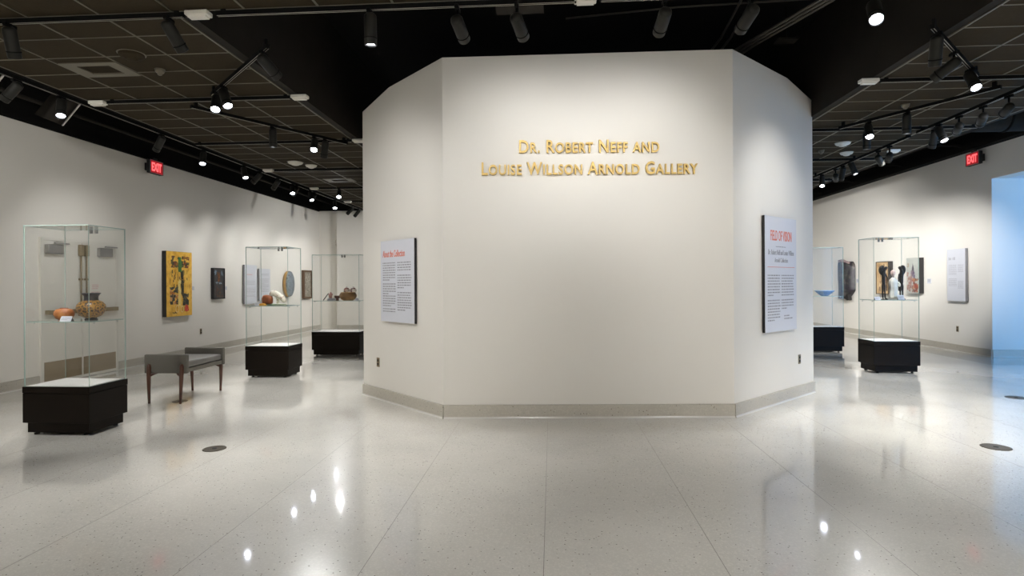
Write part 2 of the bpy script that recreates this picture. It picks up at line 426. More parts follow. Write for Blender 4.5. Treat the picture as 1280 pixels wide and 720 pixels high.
# ------------------------------------------------------------------ dark services over the middle bay and the gaps
def conduit(label, pts, r=0.02, name='conduit', m='pipe', group=None):
    t = MB(); t.tube(pts, r, 8); o = t.build(name, M[m]); return tag(o, label, 'conduit' if name == 'conduit' else 'duct', group)
for k, (y, zz) in enumerate(((9.1, 4.28), (10.6, 4.26), (12.4, 4.26), (14.4, 4.26), (16.6, 4.26), (18.6, 4.26))):
    words = ('nearest the round duct', 'second beyond the round duct', 'third beyond the round duct', 'fourth beyond the round duct', 'fifth beyond the round duct', 'farthest from the camera')[k]
    conduit('black conduit crossing the dark gap over the right wall, ' + words,
            [(6.45, y + .12, 4.49), (6.6, y + .10, 4.40), (6.8, y + .06, 4.31), (7.1, y, zz), (8.20, y, zz), (8.42, y, zz - .05)], 0.035, m='black', group='conduits in the right ceiling gap')
def lathe_x(prof, c, n=24):
    b = MB(); b.lathe(prof, (0, 0, 0), n); return b
duct = thing('round_duct', 'fat dark round duct lying in the ceiling gap above the right exit sign', 'duct', (6.55, 10.1, 4.17))
duct.rotation_euler = (0, PI / 2, 0)
MB().lathe([(0, 0), (.19, 0), (.215, .03), (.215, 1.80), (0, 1.80)], n=28).build('duct_body', M['brownblack'], duct)
for z in (.10, .92, 1.70):
    MB().lathe([(.216, z - .02), (.232, z - .015), (.232, z + .015), (.216, z + .02)], n=28).build('duct_band', M['black'], duct)
conduit('thin brown pipe running level under the dark deck across the middle bay', [(-2.8, 6.4, 4.7), (-.5, 6.4, 4.7), (-.3, 6.42, 4.66), (3.4, 6.5, 4.62)], 0.014)
conduit('bent brown pipe dropping from the deck behind the front lamps', [(-.35, 5.9, 4.98), (-.35, 5.9, 4.85), (-.30, 5.92, 4.78), (-.2, 5.94, 4.75), (.7, 5.94, 4.74)], 0.012)
for k in range(3):
    conduit(('lowest', 'middle', 'topmost')[k] + ' of three parallel brown pipes above the right end of the angled wall',
            [(1.95 - .14 * k, 9.6, 4.46), (2.55 - .07 * k, 7.4, 4.45), (3.2 - .07 * k, 5.6, 4.44), (3.40 - .06 * k, 4.9, 4.44)], 0.018, group='parallel pipes over the right of the middle bay')
for k in range(2):
    conduit(('left', 'right')[k] + ' one of two curved brown pipes above the right corner of the angled wall',
            [(2.1 + .12 * k, 6.0, 4.84), (2.25 + .12 * k, 7.0, 4.82), (2.3 + .13 * k, 8.0, 4.79), (2.22 + .14 * k, 8.6, 4.72), (2.0 + .14 * k, 9.3, 4.62)], 0.016, group='curved pipes over the right of the middle bay')
conduit('long thin brown pipe running level above the right half of the angled wall', [(.2, 7.6, 4.95), (1.6, 7.4, 4.95), (3.4, 7.3, 4.95)], 0.013)
for lab, c, s in (('small brown junction plate under the deck above the right corner of the angled wall', (1.83, 5.9, 4.72), (.16, .10, .025)),
                  ('larger brown junction plate under the deck beside the parallel pipes', (3.0, 7.6, 4.55), (.26, .16, .03))):
    tag(MB().rbox(c[0] - s[0] / 2, c[0] + s[0] / 2, c[1] - s[1] / 2, c[1] + s[1] / 2, c[2], c[2] + s[2], .006, 1)
        .tube([(c[0], c[1], c[2] + s[2]), (c[0], c[1], 5.0)], .008, 6).build('junction_plate', M['brownblack']), lab, 'junction box')
d = thing('air_duct', 'brown square duct with cut corners above the middle lamps', 'duct', (-.30, 5.35, 0))
MB().prism([(-.22, 4.20), (-.13, 4.36), (-.13, 4.99), (.13, 4.99), (.13, 4.36), (.22, 4.20)], (0, 0, 0), (1, 0, 0), (0, 0, 1), (0, 1, 0), .42).build('duct_hood', M['brownblack'], d)
MB().box(-.235, .235, -.015, .435, 4.185, 4.205).build('hood_rim', M['brownblack'], d)
tag(MB().box(.30, .62, 4.9, 5.3, 4.25, 4.99).build('air_duct', M['black']), 'square black duct dropping from the deck near the white track box', 'duct')

# dark hanging baffles beside the lamps in the left gap
for lab, y in (('dark hanging baffle plate in the left gap at the picture edge', 5.75), ('dark hanging baffle plate just beyond the brightest left lamp', 6.75)):
    b = thing('baffle_plate', lab, 'baffle', (-6.05, y, 0))
    MB().prism([(-.34, 3.62), (.02, 3.47), (.26, 3.74), (-.10, 3.88)], (0, 0, 0), (1, 0, 0), (0, 0, 1), (0, 1, 0), .012).build('plate', M['brownblack'], b)
    MB().prism([(.02, 3.47), (.028, 3.465), (.268, 3.735), (.26, 3.74)], (0, -.004, 0), (1, 0, 0), (0, 0, 1), (0, 1, 0), .02).build('bright_edge', M['chrome'], b)
    MB().tube([(-.06, .006, 3.80), (-.06, .006, 5.0)], .006, 6).build('hanger', M['black'], b)
tag(MB().tube([(X_L + .5, 3.5, 4.02), (X_L + .5, 9, 4.04), (X_L + .5, 18.2, 4.06)], .03, 8).build('conduit', M['brownblack']), 'long dark conduit running above the top of the left wall', 'conduit')

# ------------------------------------------------------------------ lighting tracks
TRACKS = []
ZT = 3.655
def track(label, a, b, z=ZT, name='lighting_track', wide=False):
    a, b = Vector((a[0], a[1], z)), Vector((b[0], b[1], z)); ex = (b - a); L = ex.length; ex.normalize(); ey = UP.cross(ex)
    TRACKS.append((a.copy(), b.copy()))
    t = frame_thing(name, label, 'lighting track', a, ex, ey, UP)
    w = .018
    MB().box(0, L, -w, w, 0, .036).build('track_rail', M['track'], t)
    for s in (-1, 1): MB().box(.01, L - .01, s * .010 - .0022, s * .010 + .0022, -.0015, .002).build('conductor_strip', M['copper'], t)
    n = max(2, int(L / 1.6) + 1)
    for i in range(n):
        x = .06 + (L - .12) * i / (n - 1)
        MB().box(x - .02, x + .02, -.012, .012, .036, ZC + .01 - z).build('hanger_clip', M['track'], t)
    return t
def feed_box(label, x, y, z=3.645, sx=.19, sy=.09, m='whitebox'):
    t = thing('track_feed_box', label, 'junction box', (x, y, z))
    MB().rbox(-sx / 2, sx / 2, -sy / 2, sy / 2, .012, .05, .006, 1).build('box_body', M[m], t)
    MB().box(-sx / 2 + .02, sx / 2 - .02, -sy / 2 + .015, sy / 2 - .015, -.002, .012).build('cover_plate', M[m], t)
    return t
ys = [4.48, 6.56, 8.64, 10.78, 12.92, 15.1]
ordl = ['front', 'second', 'third', 'fourth', 'fifth', 'sixth']
for k, y in enumerate(ys):
    track(f'{ordl[k]} black track running crosswise under the left tile ceiling', (XO_L + (.25 if k in (1,) else .02), y), (XI_L + (.1 if k == 0 else .02), y))
    feed_box(f'white end box of the {ordl[k]} crosswise track, beside the dark middle bay', XI_L + (.22 if k == 0 else .13), y)
    if k in (1, 3, 4, 5):
        feed_box(f'white box on the {ordl[k]} crosswise track at the outer edge of the left tiles', XO_L + .13, y + (.0 if k == 1 else -.05), 3.64)
for k, y in enumerate(ys):
    if k == 0: continue
    track(f'{ordl[k]} black track running crosswise under the right tile ceiling', (XI_R - .02, y), (XO_R - .05, y))
    feed_box(f'white end box of the {ordl[k]} right crosswise track, beside the dark middle bay', XI_R - .14, y)
feed_box('white box under the right tiles near the far detectors', 5.78, 10.2, 3.66, .16, .12)
track('black track along the front of the dark middle bay, left run', (-2.68, 4.48), (.20, 4.48))
feed_box('white box in the middle of the front track above the gallery name', .27, 4.48, 3.645, .17, .10)
track('black track along the front of the dark middle bay, right run', (.38, 4.48), (3.3, 4.48))
track('short slanting track with three lamps under the left tiles', (-3.80, 6.26), (-2.53, 5.03), 3.615)
track('long slanting track with three hanging lamps under the left tiles', (-4.31, 6.66), (-3.10, 8.62), 3.615)
track('short slanting track with three lamps under the right tiles', (3.20, 5.09), (4.43, 6.34), 3.615)
track('slanting track with a lit and an unlit lamp under the middle right tiles', (4.02, 8.38), (4.96, 6.74), 3.615)
track('long track by the outer edge of the right tiles, near run', (5.27, 8.72), (5.22, 5.9), 3.615)
track('long track by the outer edge of the right tiles, far run', (5.40, 12.3), (5.30, 8.95), 3.615)
track('black track along the outer edge of the left tiles above the left wall lamps', (-5.62, 4.2), (-5.62, 18.0), 3.665)

# ------------------------------------------------------------------ track heads
can_mesh = (MB().lathe([(0, .05), (.030, .05), (.046, .035), (.050, .02), (.050, -.195), (.046, -.20), (.044, -.185), (.044, -.150), (0, -.150)], n=20)).mesh('can', M['can'])
lens_mesh = MB().lathe([(0, -.186), (.020, -.186), (.036, -.183), (.043, -.178)], n=20).mesh('lens', M['lens'])
yoke_mesh = (MB().lathe([(0, -.035), (.022, -.028), (.032, 0), (.022, .028), (0, .035)], n=14)).mesh('yoke', M['track'])
adapter_mesh = MB().rbox(-.016, .016, -.055, .055, -.030, 0, .004, 1).mesh('track_adapter', M['track'])
stem_mesh = MB().tube([(0, 0, 0), (0, 0, -1)], .011, 10).mesh('stem', M['track'])
ring_mesh = MB().lathe([(.0505, -.150), (.0535, -.148), (.0535, -.142), (.0505, -.140)], n=20).mesh('can_ring', M['track'])

def lamp_data(power, cone, blend, color):
    d = bpy.data.lights.new('spot_beam', 'SPOT'); d.energy = power; d.spot_size = math.radians(cone); d.spot_blend = blend
    d.shadow_soft_size = 0.045; d.color = color
    return d
def head(label, lens, aim, power=150, cone=50, blend=0.8, zt=ZT, color=WARM, group=None, E=None):
    """one aimable track lamp: the lens sits at `lens`, the can points at `aim`"""
    lens, aim = Vector(lens), Vector(aim)
    if E: power = E * 4 * PI * (aim - lens).length_squared
    d = (aim - lens).normalized()
    pivot = lens - d * 0.18
    if pivot.z > zt - .095: pivot.z = zt - .075
    best = None
    for a, b in TRACKS:                              # hang it from the nearest rail
        ab = (b - a); L = ab.length; u = min(max((pivot - a).dot(ab) / L, .05), L - .05); q = a + ab * (u / L)
        dd = math.hypot(q.x - pivot.x, q.y - pivot.y)
        if best is None or dd < best[0]: best = (dd, q)
    if best[0] < .6: pivot.x, pivot.y, zt = best[1].x, best[1].y, best[1].z
    if pivot.z > zt - .095: pivot.z = zt - .075
    t = thing('track_lamp', label, 'spotlight', (pivot.x, pivot.y, zt), 0, group)
    link('track_adapter', adapter_mesh, t)
    s = link('stem', stem_mesh, t); s.scale = (1, 1, zt - pivot.z)
    link('yoke', yoke_mesh, t, (0, 0, pivot.z - zt))
    c = link('can', can_mesh, t, (0, 0, pivot.z - zt))
    q = (-d).to_track_quat('Z', 'Y'); c.rotation_mode = 'QUATERNION'; c.rotation_quaternion = q
    l = link('lens', lens_mesh, c); link('can_ring', ring_mesh, c)
    lo = link('spot_beam', lamp_data(power, cone, blend, color), c, (0, 0, -.205))
    return t
W, Fl = P_WALL, P_FLOOR
# lamps on the middle front track, washing the gallery name
zf = 3.53
head('lit lamp hanging straight down left of the angled wall top', (-1.42, 4.47, 3.44), (-1.45, 4.75, 0), 45, 60)
head('grey-lit lamp above the left end of the gallery name', (-.70, 4.62, 3.48), (-.45, 6.4, 2.9), W * 0.195, 74, 1.0)
head('lamp in front of the brown square duct above the gallery name', (-.22, 4.62, 3.48), (.2, 6.4,2.9), W * 0.172, 74, 1.0)
head('lamp above the right half of the gallery name', (.86, 4.62, 3.48), (.75, 6.4,2.9), W * 0.172, 74, 1.0)
head('rightmost lamp of the front track, tilted to the left', (1.49, 4.62, 3.48), (1.2, 6.45, 2.9), W * 0.18, 70, 1.0)
head('bright lamp at the top right glaring towards the camera', (2.36, 4.36, 3.40), (1.3, 1.6, 0), Fl * .2, 70)
# left, near
head('lamp at the top left picture edge under the front track', (-4.48, 4.50, 3.46), (-4.9, 5.6, 0.9), Fl * .35, 50)
head('lamp beside the white end box at the top left', (-3.05, 4.52, 3.52), (-2.6, 6.3, 1.5), 60, 60)
head('brighter left lamp at the near end of the short slanting left track', (-3.62, 6.05, 3.42), (-2.5, 3.6, 0), Fl * .3, 60)
head('right lamp of the lit pair on the short slanting left track', (-3.38, 5.93, 3.42), (-1.6, 4.6, 0), Fl * .25, 60)
head('unlit-looking lamp high on the short slanting left track', (-2.66, 5.15, 3.43), (-1.95, 7.05, 2.2), W * .20, 90, 1.0)
head('left lamp of the long slanting left track, hanging straight down', (-3.70, 7.55, 3.42), (-3.72, 7.7, 0), Fl * .35, 60)
head('lit middle lamp of the long slanting left track', (-3.55, 8.13, 3.44), (-2.6, 5.2, 0), Fl * .4, 60)
head('right lamp of the long slanting left track', (-3.28, 8.3, 3.42), (-3.9, 9.1, 1.2), Fl * .4, 45)
# left gap
ZG = 3.665
head('dark lamp in the left gap at the picture edge', (-5.72, 5.72, 3.50), (-7.6, 5.6, 1.6), 0, 80, 1.0, ZG, E=.5)
head('brightest lamp of the left gap, glaring beside the baffle plate', (-5.62, 6.22, 3.50), (-4.75, 5.1, .9), Fl * .22, 50, .9, ZG)
head('dark lamp in the left gap above the left exit sign', (-5.74, 8.05, 3.50), (-7.6, 8.9, 1.4), 0, 85, 1.0, ZG, E=.6)
head('first lit lamp beyond the left exit sign', (-5.62, 8.92, 3.49), (-4.85, 7.2, .4), Fl * .4, 45, .9, ZG)
head('second lit lamp beyond the left exit sign', (-5.62, 10.17, 3.53), (-4.5, 9.1, 1.1), Fl * .4, 45, .9, ZG)
gl = [('dark lamp in the left gap aimed at the yellow painting', 10.83, (-7.6, 11.15, 1.85), .80), ('dark lamp in the left gap aimed at the small dark painting', 11.62, (-7.6, 12.65, 1.75), .80),
      ('dark lamp in the left gap aimed at the white panel with a red title', 12.53, (-7.6, 14.1, 1.8), .80), ('dark lamp in the left gap aimed at the farther white panel', 13.50, (-7.6, 15.0, 1.8), .55),
      ('dark lamp in the left gap aimed at the oval relief', 16.0, (-7.6, 16.15, 1.8), .80), ('farthest dark lamp in the left gap', 16.6, (-7.6, 17.45, 1.8), .70)]
for lab, y, aim, p in gl: head(lab, (-5.74, y, 3.52), aim, 0, 66, .95, ZG, E=E_WALL * p * 1.05)
head('third lit lamp beyond the left exit sign', (-5.62, 12.13, 3.52), (-4.3, 9.6, 0), Fl * .35, 50, .9, ZG)
head('fourth lit lamp beyond the left exit sign', (-5.62, 13.08, 3.54), (-4.5, 11.9, 1.1), Fl * .4, 45, .9, ZG)
head('lit lamp low in the left gap near the far corner', (-5.62, 14.6, 3.52), (-4.6, 12.2, 0), Fl * .4, 50, .9, ZG)
head('star-bright lamp near the far left corner', (-4.80, 12.92, 3.45), (-3.9, 9.6, .3), Fl * .35, 50, .9, ZT)
# right, near
head('upper dark lamp of the short slanting right track', (3.36, 5.22, 3.43), (3.9, 6.6, 0), Fl * .3, 60)
head('middle lamp of the short slanting right track, lens just showing', (3.68, 5.72, 3.42), (2.70, 7.12, 2.45), W * .30, 66, 1.0)
head('lit lowest lamp of the short slanting right track', (4.16, 6.0, 3.42), (3.7, 3.4, 0), Fl * .3, 66)
head('lit lamp of the middle right slanting track', (4.15, 7.9, 3.44), (3.2, 5.4, 0), Fl * .5, 60)
head('unlit-looking lamp of the middle right slanting track', (4.49, 7.62, 3.40), (4.5, 7.75, 0), Fl * .35, 60)
head('lamp hanging straight down in front of the second right crosswise track', (4.53, 8.62, 3.42), (4.6, 8.75, 0), Fl * .3, 60)
# right gap track
head('upper lit lamp of the right outer track', (5.38, 8.15, 3.44), (5.6, 6.2, 0), Fl * .45, 60)
head('lower lit lamp of the right outer track', (5.46, 8.62, 3.42), (5.5, 9.5, 1.2), Fl * .4, 46)
rl = [('dark lamp on the right outer track nearest the lit pair', 7.85, (8.5, 14.7, 1.7), .75, 30), ('second dark lamp on the right outer track', 7.42, (8.5, 14.0, 1.7), .75, 21), ('nearest dark lamp on the right outer track', 7.02, (8.5, 15.6, 1.7), .6, 24)]
for lab, y, aim, p, c in rl: head(lab, (5.40, y + .15, 3.44), aim, 0, c, .9, E=E_WALL * p)
head('farthest lit lamp on the right, beside the angled wall', (5.39, 11.85, 3.44), (4.6, 10.0, 0), Fl * .4, 55)
head('dark lamp on the far right track next to the farthest lit lamp', (5.48, 11.5, 3.44), (8.5, 17.3, 1.8), 0, 48, 1.0, E=E_WALL * .8)
head('left lamp of the far right lit pair', (5.36, 11.15, 3.43), (5.6, 12.6, 1.2), Fl * .45, 46)
head('right lamp of the far right lit pair', (5.42, 10.72, 3.45), (6.3, 9.6, 0), Fl * .4, 55)
head('left of two dark lamps on the far right track', (5.30, 9.95, 3.43), (8.5, 13.3, 1.5), 0, 48, .8, E=E_WALL * 1.7)
head('right of two dark lamps on the far right track', (5.42, 9.65, 3.43), (8.5, 16.1, 1.9), 0, 42, 1.0, E=E_WALL * .75)

# unseen fill lamps added behind and above the camera to lift the ambient light
track('added unseen crosswise track behind the viewpoint', (-5.4, -.6), (6.0, -.6)); track('added unseen crosswise track far behind the viewpoint', (-5.4, -3.4), (6.0, -3.4))
track('added unseen crosswise track just ahead of the viewpoint overhead', (-5.4, 2.1), (6.0, 2.1))
order5 = ('one', 'two', 'three', 'four', 'five')
over = ((-4.8, (-7.6, 7.4, 1.7), .65), (-2.4, (-1.9, 7.0, .9), .5), (0.2, (.4, 6.4, .7), .35), (2.8, (2.7, 7.2, .8), .6), (5.2, (4.4, 6.0, 0), .8))
for k, x in enumerate((-4.8, -2.4, 0.2, 2.8, 5.2)):
    head(f'lamp {order5[k]} from the left in the added fill row overhead', (x, 2.1, 3.42), over[k][1], 0, (80, 60, 58, 60, 56)[k], 1.0, E=over[k][2])
    head(f'lamp {order5[k]} from the left in the added fill row behind the viewpoint', (x, -.6, 3.42), (x * 1.1, -1.2, 0), P_FILL, 110, 1.0)
    head(f'lamp {order5[k]} from the left in the added fill row at the rear', (x, -3.4, 3.42), (x * 1.1, -6, 1.4), P_FILL, 90, 1.0)
track('added unseen crosswise track behind the angled wall block', (-2.85, 15.1), (3.4, 15.1), 3.60)  # hidden row of fill lamps, added to brighten the far walls
for k, (x, aim) in enumerate(((-2.6, (-7.6, 16.4, 1.3)), (-1.6, (-4.5, 18.3, 1.5)), (.5, (.5, 18.3, 1.3)), (2.4, (4.8, 20.5, 1.5)), (2.9, (8.5, 17.0, 1.2)))):
    head(f'lamp {order5[k]} from the left in the added fill row behind the angled wall block', (x, 15.1, 3.38), aim, 0, 90, 1.0, 3.60, E=.8)

# ------------------------------------------------------------------ ceiling fittings
def vent(label, x, y, s=.30):
    t = thing('ceiling_vent', label, 'vent', (x, y, ZC))
    g = MB().use(M['tee'])
    for a, b in ((-.30, -.17), (.17, .30)): g.box(a, b, -.19, .19, -.006, .004)
    for a, b in ((-.19, -.11), (.11, .19)): g.box(-.17, .17, a, b, -.006, .004)
    g.build('vent_frame', M['tee'], t)
    MB().box(-.17, .17, -.11, .11, .05, .055).build('vent_back', M['black'], t)
    for k in range(5):
        y0 = -.10 + .045 * k
        MB().prism([(y0, .004), (y0 + .004, .004), (y0 + .028, .045), (y0 + .024, .045)], (-.17, 0, 0), (0, 1, 0), (0, 0, 1), (1, 0, 0), .34).build('louvre', M['brownblack'], t)
    return t
vent('square air vent in the left tile ceiling near the front', -4.59, 5.62)
vent('air vent in the far left tile ceiling beyond the smoke detectors', -4.5, 12.06)
vent('air vent in the far right tile ceiling beside the angled wall', 4.33, 12.3)
def detector(label, x, y, r=.09, name='smoke_detector', m='whitebox'):
    t = thing(name, label, 'detector', (x, y, ZC))
    MB().lathe([(0, 0), (r, 0), (r, -.02), (r * .85, -.035), (r * .5, -.042), (r * .5, -.055), (r * .3, -.062), (0, -.062)], n=20).build('detector_body', M[m], t)
    MB().lathe([(r, -.004), (r * 1.12, -.003), (r * 1.12, .0)], n=20).build('base_ring', M['tee'], t)
    return t
detector('small pale sprinkler cover in the left tiles right of the vent', -3.99, 5.66, .045, 'sprinkler', 'tee')
detector('brown round speaker cover in the left tiles above the sprinkler', -3.99, 5.26, .11, 'ceiling_speaker', 'tile')
detector('white detector with dark band under the far left tiles', -4.62, 10.18, .13)
detector('white detector just beyond the dark-banded one on the left', -4.45, 10.47, .10)
detector('white smoke detector under the right tiles beside the angled wall', 4.64, 9.56, .11)
detector('white round ceiling fitting with dark opening under the right tiles', 5.05, 10.28, .10)
detector('small pale sprinkler cover under the right tiles', 4.55, 10.1, .045, 'sprinkler', 'tee')
detector('small pale sprinkler cover beside the middle right slanting track', 4.42, 7.55, .045, 'sprinkler', 'tee')

def exit_sign(label, loc, ex, en):
    t = frame_thing('exit_sign', label, 'exit sign', loc, ex, UP, en)
    W_, H_ = .36, .25
    MB().rbox(-W_ / 2, W_ / 2, -H_ / 2, H_ / 2, -.05, .02, .006, 1).build('sign_box', M['core'], t)
    MB().box(-W_ / 2 + .012, W_ / 2 - .012, -H_ / 2 + .012, H_ / 2 - .012, .0205, .0225).build('sign_face', M['exit_face'], t)
    g = MB().use(M['grey_metal'])
    for a, b, c, d in ((-W_ / 2, W_ / 2, H_ / 2 - .012, H_ / 2), (-W_ / 2, W_ / 2, -H_ / 2, -H_ / 2 + .012), (-W_ / 2, -W_ / 2 + .012, -H_ / 2, H_ / 2), (W_ / 2 - .012, W_ / 2, -H_ / 2, H_ / 2)):
        g.box(a, b, c, d, .0205, .027)
    g.build('sign_rim', None, t)
    me = text_mesh('EXIT', .27, .16, .003, bold=.035); me.materials.append(M['exit_glow'])
    link('exit_word', me, t, (-.135, -.08, .023))
    MB().box(-.06, .06, H_ / 2, H_ / 2 + .05, -.03, .0).box(-.08, .08, -.06, .08, -.159, -.05).build('mount_bracket', M['core'], t)
    return t
exit_sign('red lit EXIT sign high on the left wall', (-7.44, 10.42, 3.70), (0, 1, 0), (1, 0, 0))
exit_sign('red lit EXIT sign high on the right wall beside the blue opening', (8.34, 12.05, 3.90), (0, -1, 0), (-1, 0, 0))

# ------------------------------------------------------------------ lettering on the middle wall
sign = frame_thing('gallery_lettering', 'raised golden letters of the gallery name on the white middle wall', 'lettering', PA + enF * 0.004, exF, UP, enF)
for body, s0, s1, z0, h in (('Dr. Robert Neff and', .846, 2.387, 2.922, .142), ('Louise Willson Arnold Gallery', .432, 2.808, 2.682, .142)):
    me = text_mesh(body, s1 - s0, h, .030, caps=True, bold=.012, space=1.08)
    for m2 in islands(me):
        m2.materials.append(M['gold']); link('letter', m2, sign, (s0, z0, 0))

# ------------------------------------------------------------------ text panels
def word_lines(mb, x0, x1, ztop, n, dz, z=.0015, short=(), h=.45):
    for i in range(n):
        x = x0; end = x1 - (x1 - x0) * (R.uniform(.25, .6) if i in short else R.uniform(0, .06))
        while x < end - .008:
            w = min(R.uniform(.018, .06), end - x); y = ztop - i * dz
            mb.quad([(x, y - dz * h, z), (x + w, y - dz * h, z), (x + w, y, z), (x, y, z)]); x += w + .009
def panel(label, loc, ex, en, w, h, core='core', t=.03):
    """local x along the panel, y up, z out; origin at the lower left"""
    p = frame_thing('text_panel', label, 'text panel', loc, ex, UP, en)
    MB().box(0, w, 0, h, 0, t).build('core_board', M[core], p)
    MB().box(.0005, w - .0005, .0005, h - .0005, t, t + .004).build('printed_face', M['board'], p)
    return p, t + .004
# left facet: from its outer edge C towards A
wL = .79; sL = LL - 1.318
p, t = panel('white text panel headed About the Collection on the left angled wall', PC + exL * sL + UP * 1.02 + enL * .012, exL, enL, wL, 1.007)
me = text_mesh('About the Collection', .53, .085, .002, bold=.012); me.materials.append(M['red']); link('title', me, p, (.055, .80, t))
b = MB(); word_lines(b, .055, .375, .735, 8, .030, t + .001, (7,)); word_lines(b, .055, .375, .475, 10, .030, t + .001, (4, 9)); word_lines(b, .055, .375, .165, 2, .030, t + .001)
word_lines(b, .41, .735, .735, 4, .030, t + .001, ()); word_lines(b, .41, .735, .580, 6, .030, t + .001, (5,)); word_lines(b, .41, .735, .370, 8, .030, t + .001, (7,))
tag(b.build('text_block', M['ink'], p), kind='stuff')
# right facet
p, t = panel('tall white text panel headed FIELD OF VISION on the right angled wall', PB + exR * .655 + UP * .89 + enR * .012, exR, enR, .86, 1.385)
me = text_mesh('FIELD OF VISION', .58, .125, .002, bold=.012); me.materials.append(M['red']); link('title', me, p, (.14, 1.095, t))
me = text_mesh('Dr. Robert Neff and Louise Willson', .70, .062, .002); me.materials.append(M['ink']); link('subtitle', me, p, (.08, .925, t))
me = text_mesh('Arnold Collection', .36, .055, .002); me.materials.append(M['ink']); link('subtitle', me, p, (.25, .835, t))
MB().box(.06, .80, .775, .781, t, t + .001).build('red_rule', M['red'], p)
b = MB(); word_lines(b, .28, .58, 1.03, 1, .022, t + .001)
word_lines(b, .06, .40, .685, 8, .034, t + .001, (7,)); word_lines(b, .06, .40, .385, 8, .034, t + .001, (7,))
word_lines(b, .43, .78, .685, 8, .034, t + .001, ()); word_lines(b, .43, .78, .385, 4, .034, t + .001, (3,)); word_lines(b, .50, .76, .19, 2, .034, t + .001, (0,))
tag(b.build('text_block', M['ink'], p), kind='stuff')
# left wall panels (x = X_L, facing +X, reading along +Y)
eL, nL = Vector((0, 1, 0)), Vector((1, 0, 0)); eR, nR = Vector((0, -1, 0)), Vector((-1, 0, 0))
p, t = panel('white panel with a small red title on the left wall left of the oval relief', (X_L + .03, 13.72, 1.0), eL, nL, .58, .97, 'greycore', .05)
b = MB(); word_lines(b, .10, .36, .74, 1, .05, t + .001); b.build('title', M['palered'], p)
b = MB(); word_lines(b, .08, .50, .58, 4, .03, t + .001); word_lines(b, .08, .50, .40, 5, .03, t + .001); word_lines(b, .08, .50, .22, 2, .03, t + .001); tag(b.build('text_block', M['inkpale'], p), kind='stuff')
p, t = panel('second white panel on the left wall, seen through the middle glass case', (X_L + .03, 14.44, 1.06), eL, nL, .56, .83, 'greycore', .05)
b = MB(); word_lines(b, .08, .50, .70, 2, .03, t + .001); word_lines(b, .08, .50, .57, 12, .03, t + .001, (4, 8)); tag(b.build('text_block', M['inkpale'], p), kind='stuff')
p, t = panel('white text panel on the right wall next to the blue opening', (X_R - .03, 12.95, 1.06), eR, nR, .54, 1.09, 'greycore', .05)
b = MB()
for x, w_, hh in ((.05, .03, .06), (.085, .025, .045), (.115, .02, .05), (.17, .018, .055), (.2, .05, .06)): b.quad([(x, .86, t + .001), (x + w_, .86, t + .001), (x + w_, .86 + hh, t + .001), (x, .86 + hh, t + .001)])
b.build('title', M['inkpale'], p)
b = MB(); word_lines(b, .05, .30, .76, 8, .028, t + .001); word_lines(b, .05, .30, .47, 6, .028, t + .001); word_lines(b, .33, .50, .76, 6, .028, t + .001); word_lines(b, .33, .50, .42, 6, .028, t + .001); tag(b.build('text_block', M['inkpale'], p), kind='stuff')

# ------------------------------------------------------------------ paintings
PAINT = {}
def paint(r, g, b):
    k = (r, g, b)
    if k not in PAINT: PAINT[k] = mat('paint_%d' % len(PAINT), lin(r, g, b), .55, noise=.25, nscale=40)
    return PAINT[k]
def marks(mb, cols, n, u0, u1, v0, v1, sw, sh, z, rnd):
    for i in range(n):
        mb.use(paint(*rnd.choice(cols)))
        x, y = rnd.uniform(u0, u1), rnd.uniform(v0, v1); w = sw * rnd.uniform(.4, 1.3); h = sh * rnd.uniform(.4, 1.3); a = rnd.uniform(-.5, .5)
        c, s = math.cos(a), math.sin(a); zz = z + rnd.uniform(0, .002)
        pts = [(-w, -h * .6), (w * .8, -h), (w, h * .7), (-w * .7, h)]
        pts = [(min(max(x + p * c - q * s, u0 - .01), u1 + .01), min(max(y + p * s + q * c, v0 - .01), v1 + .01), zz) for p, q in pts]
        mb.quad(pts)
def ring(mb, x, y, rx, ry, w, z, n=14):
    for k in range(n):
        a, b = 2 * PI * k / n, 2 * PI * (k + 1) / n
        mb.quad([(x + rx * math.cos(a), y + ry * math.sin(a), z), (x + rx * math.cos(b), y + ry * math.sin(b), z), (x + (rx - w) * math.cos(b), y + (ry - w) * math.sin(b), z), (x + (rx - w) * math.cos(a), y + (ry - w) * math.sin(a), z)])
def canvas(label, loc, ex, en, w, h, t, side, face, name='painting'):
    p = frame_thing(name, label, 'painting', loc, ex, UP, en)
    MB().box(0, w, 0, h, 0, t).build('stretcher', side, p)
    MB().box(.002, w - .002, .002, h - .002, t, t + .004).build('painted_face', face, p)
    return p, t + .005
rnd = random.Random(3)
yellow = mottled('yellow_paint', [(.3, lin(196, 140, 40)), (.5, lin(232, 182, 70)), (.7, lin(240, 200, 96))], 9, .5)
p, t = canvas('tall yellow abstract painting with dark patches on the left wall', (X_L + .01, 10.80, .855), eL, nL, .80, 1.30, .085, M['core'], yellow)
b = MB()
marks(b, [(70, 62, 40), (96, 84, 52), (52, 48, 36), (150, 100, 40), (120, 60, 36)], 46, .14, .70, .98, 1.20, .05, .035, t, rnd)
marks(b, [(72, 120, 58), (92, 142, 70), (60, 100, 52)], 16, .36, .46, .90, 1.18, .045, .06, t + .001, rnd)
marks(b, [(58, 54, 38), (80, 70, 44), (44, 42, 34)], 22, .44, .52, .40, .92, .035, .08, t, rnd)
marks(b, [(240, 206, 120), (246, 216, 140)], 18, .36, .43, .20, .74, .035, .10, t + .001, rnd)
marks(b, [(60, 60, 48), (86, 84, 66), (180, 110, 48), (52, 48, 40), (200, 150, 110)], 44, .10, .34, .25, .58, .045, .04, t, rnd)
marks(b, [(50, 52, 46), (72, 74, 62), (90, 84, 60)], 30, .50, .68, .22, .45, .05, .05, t, rnd)
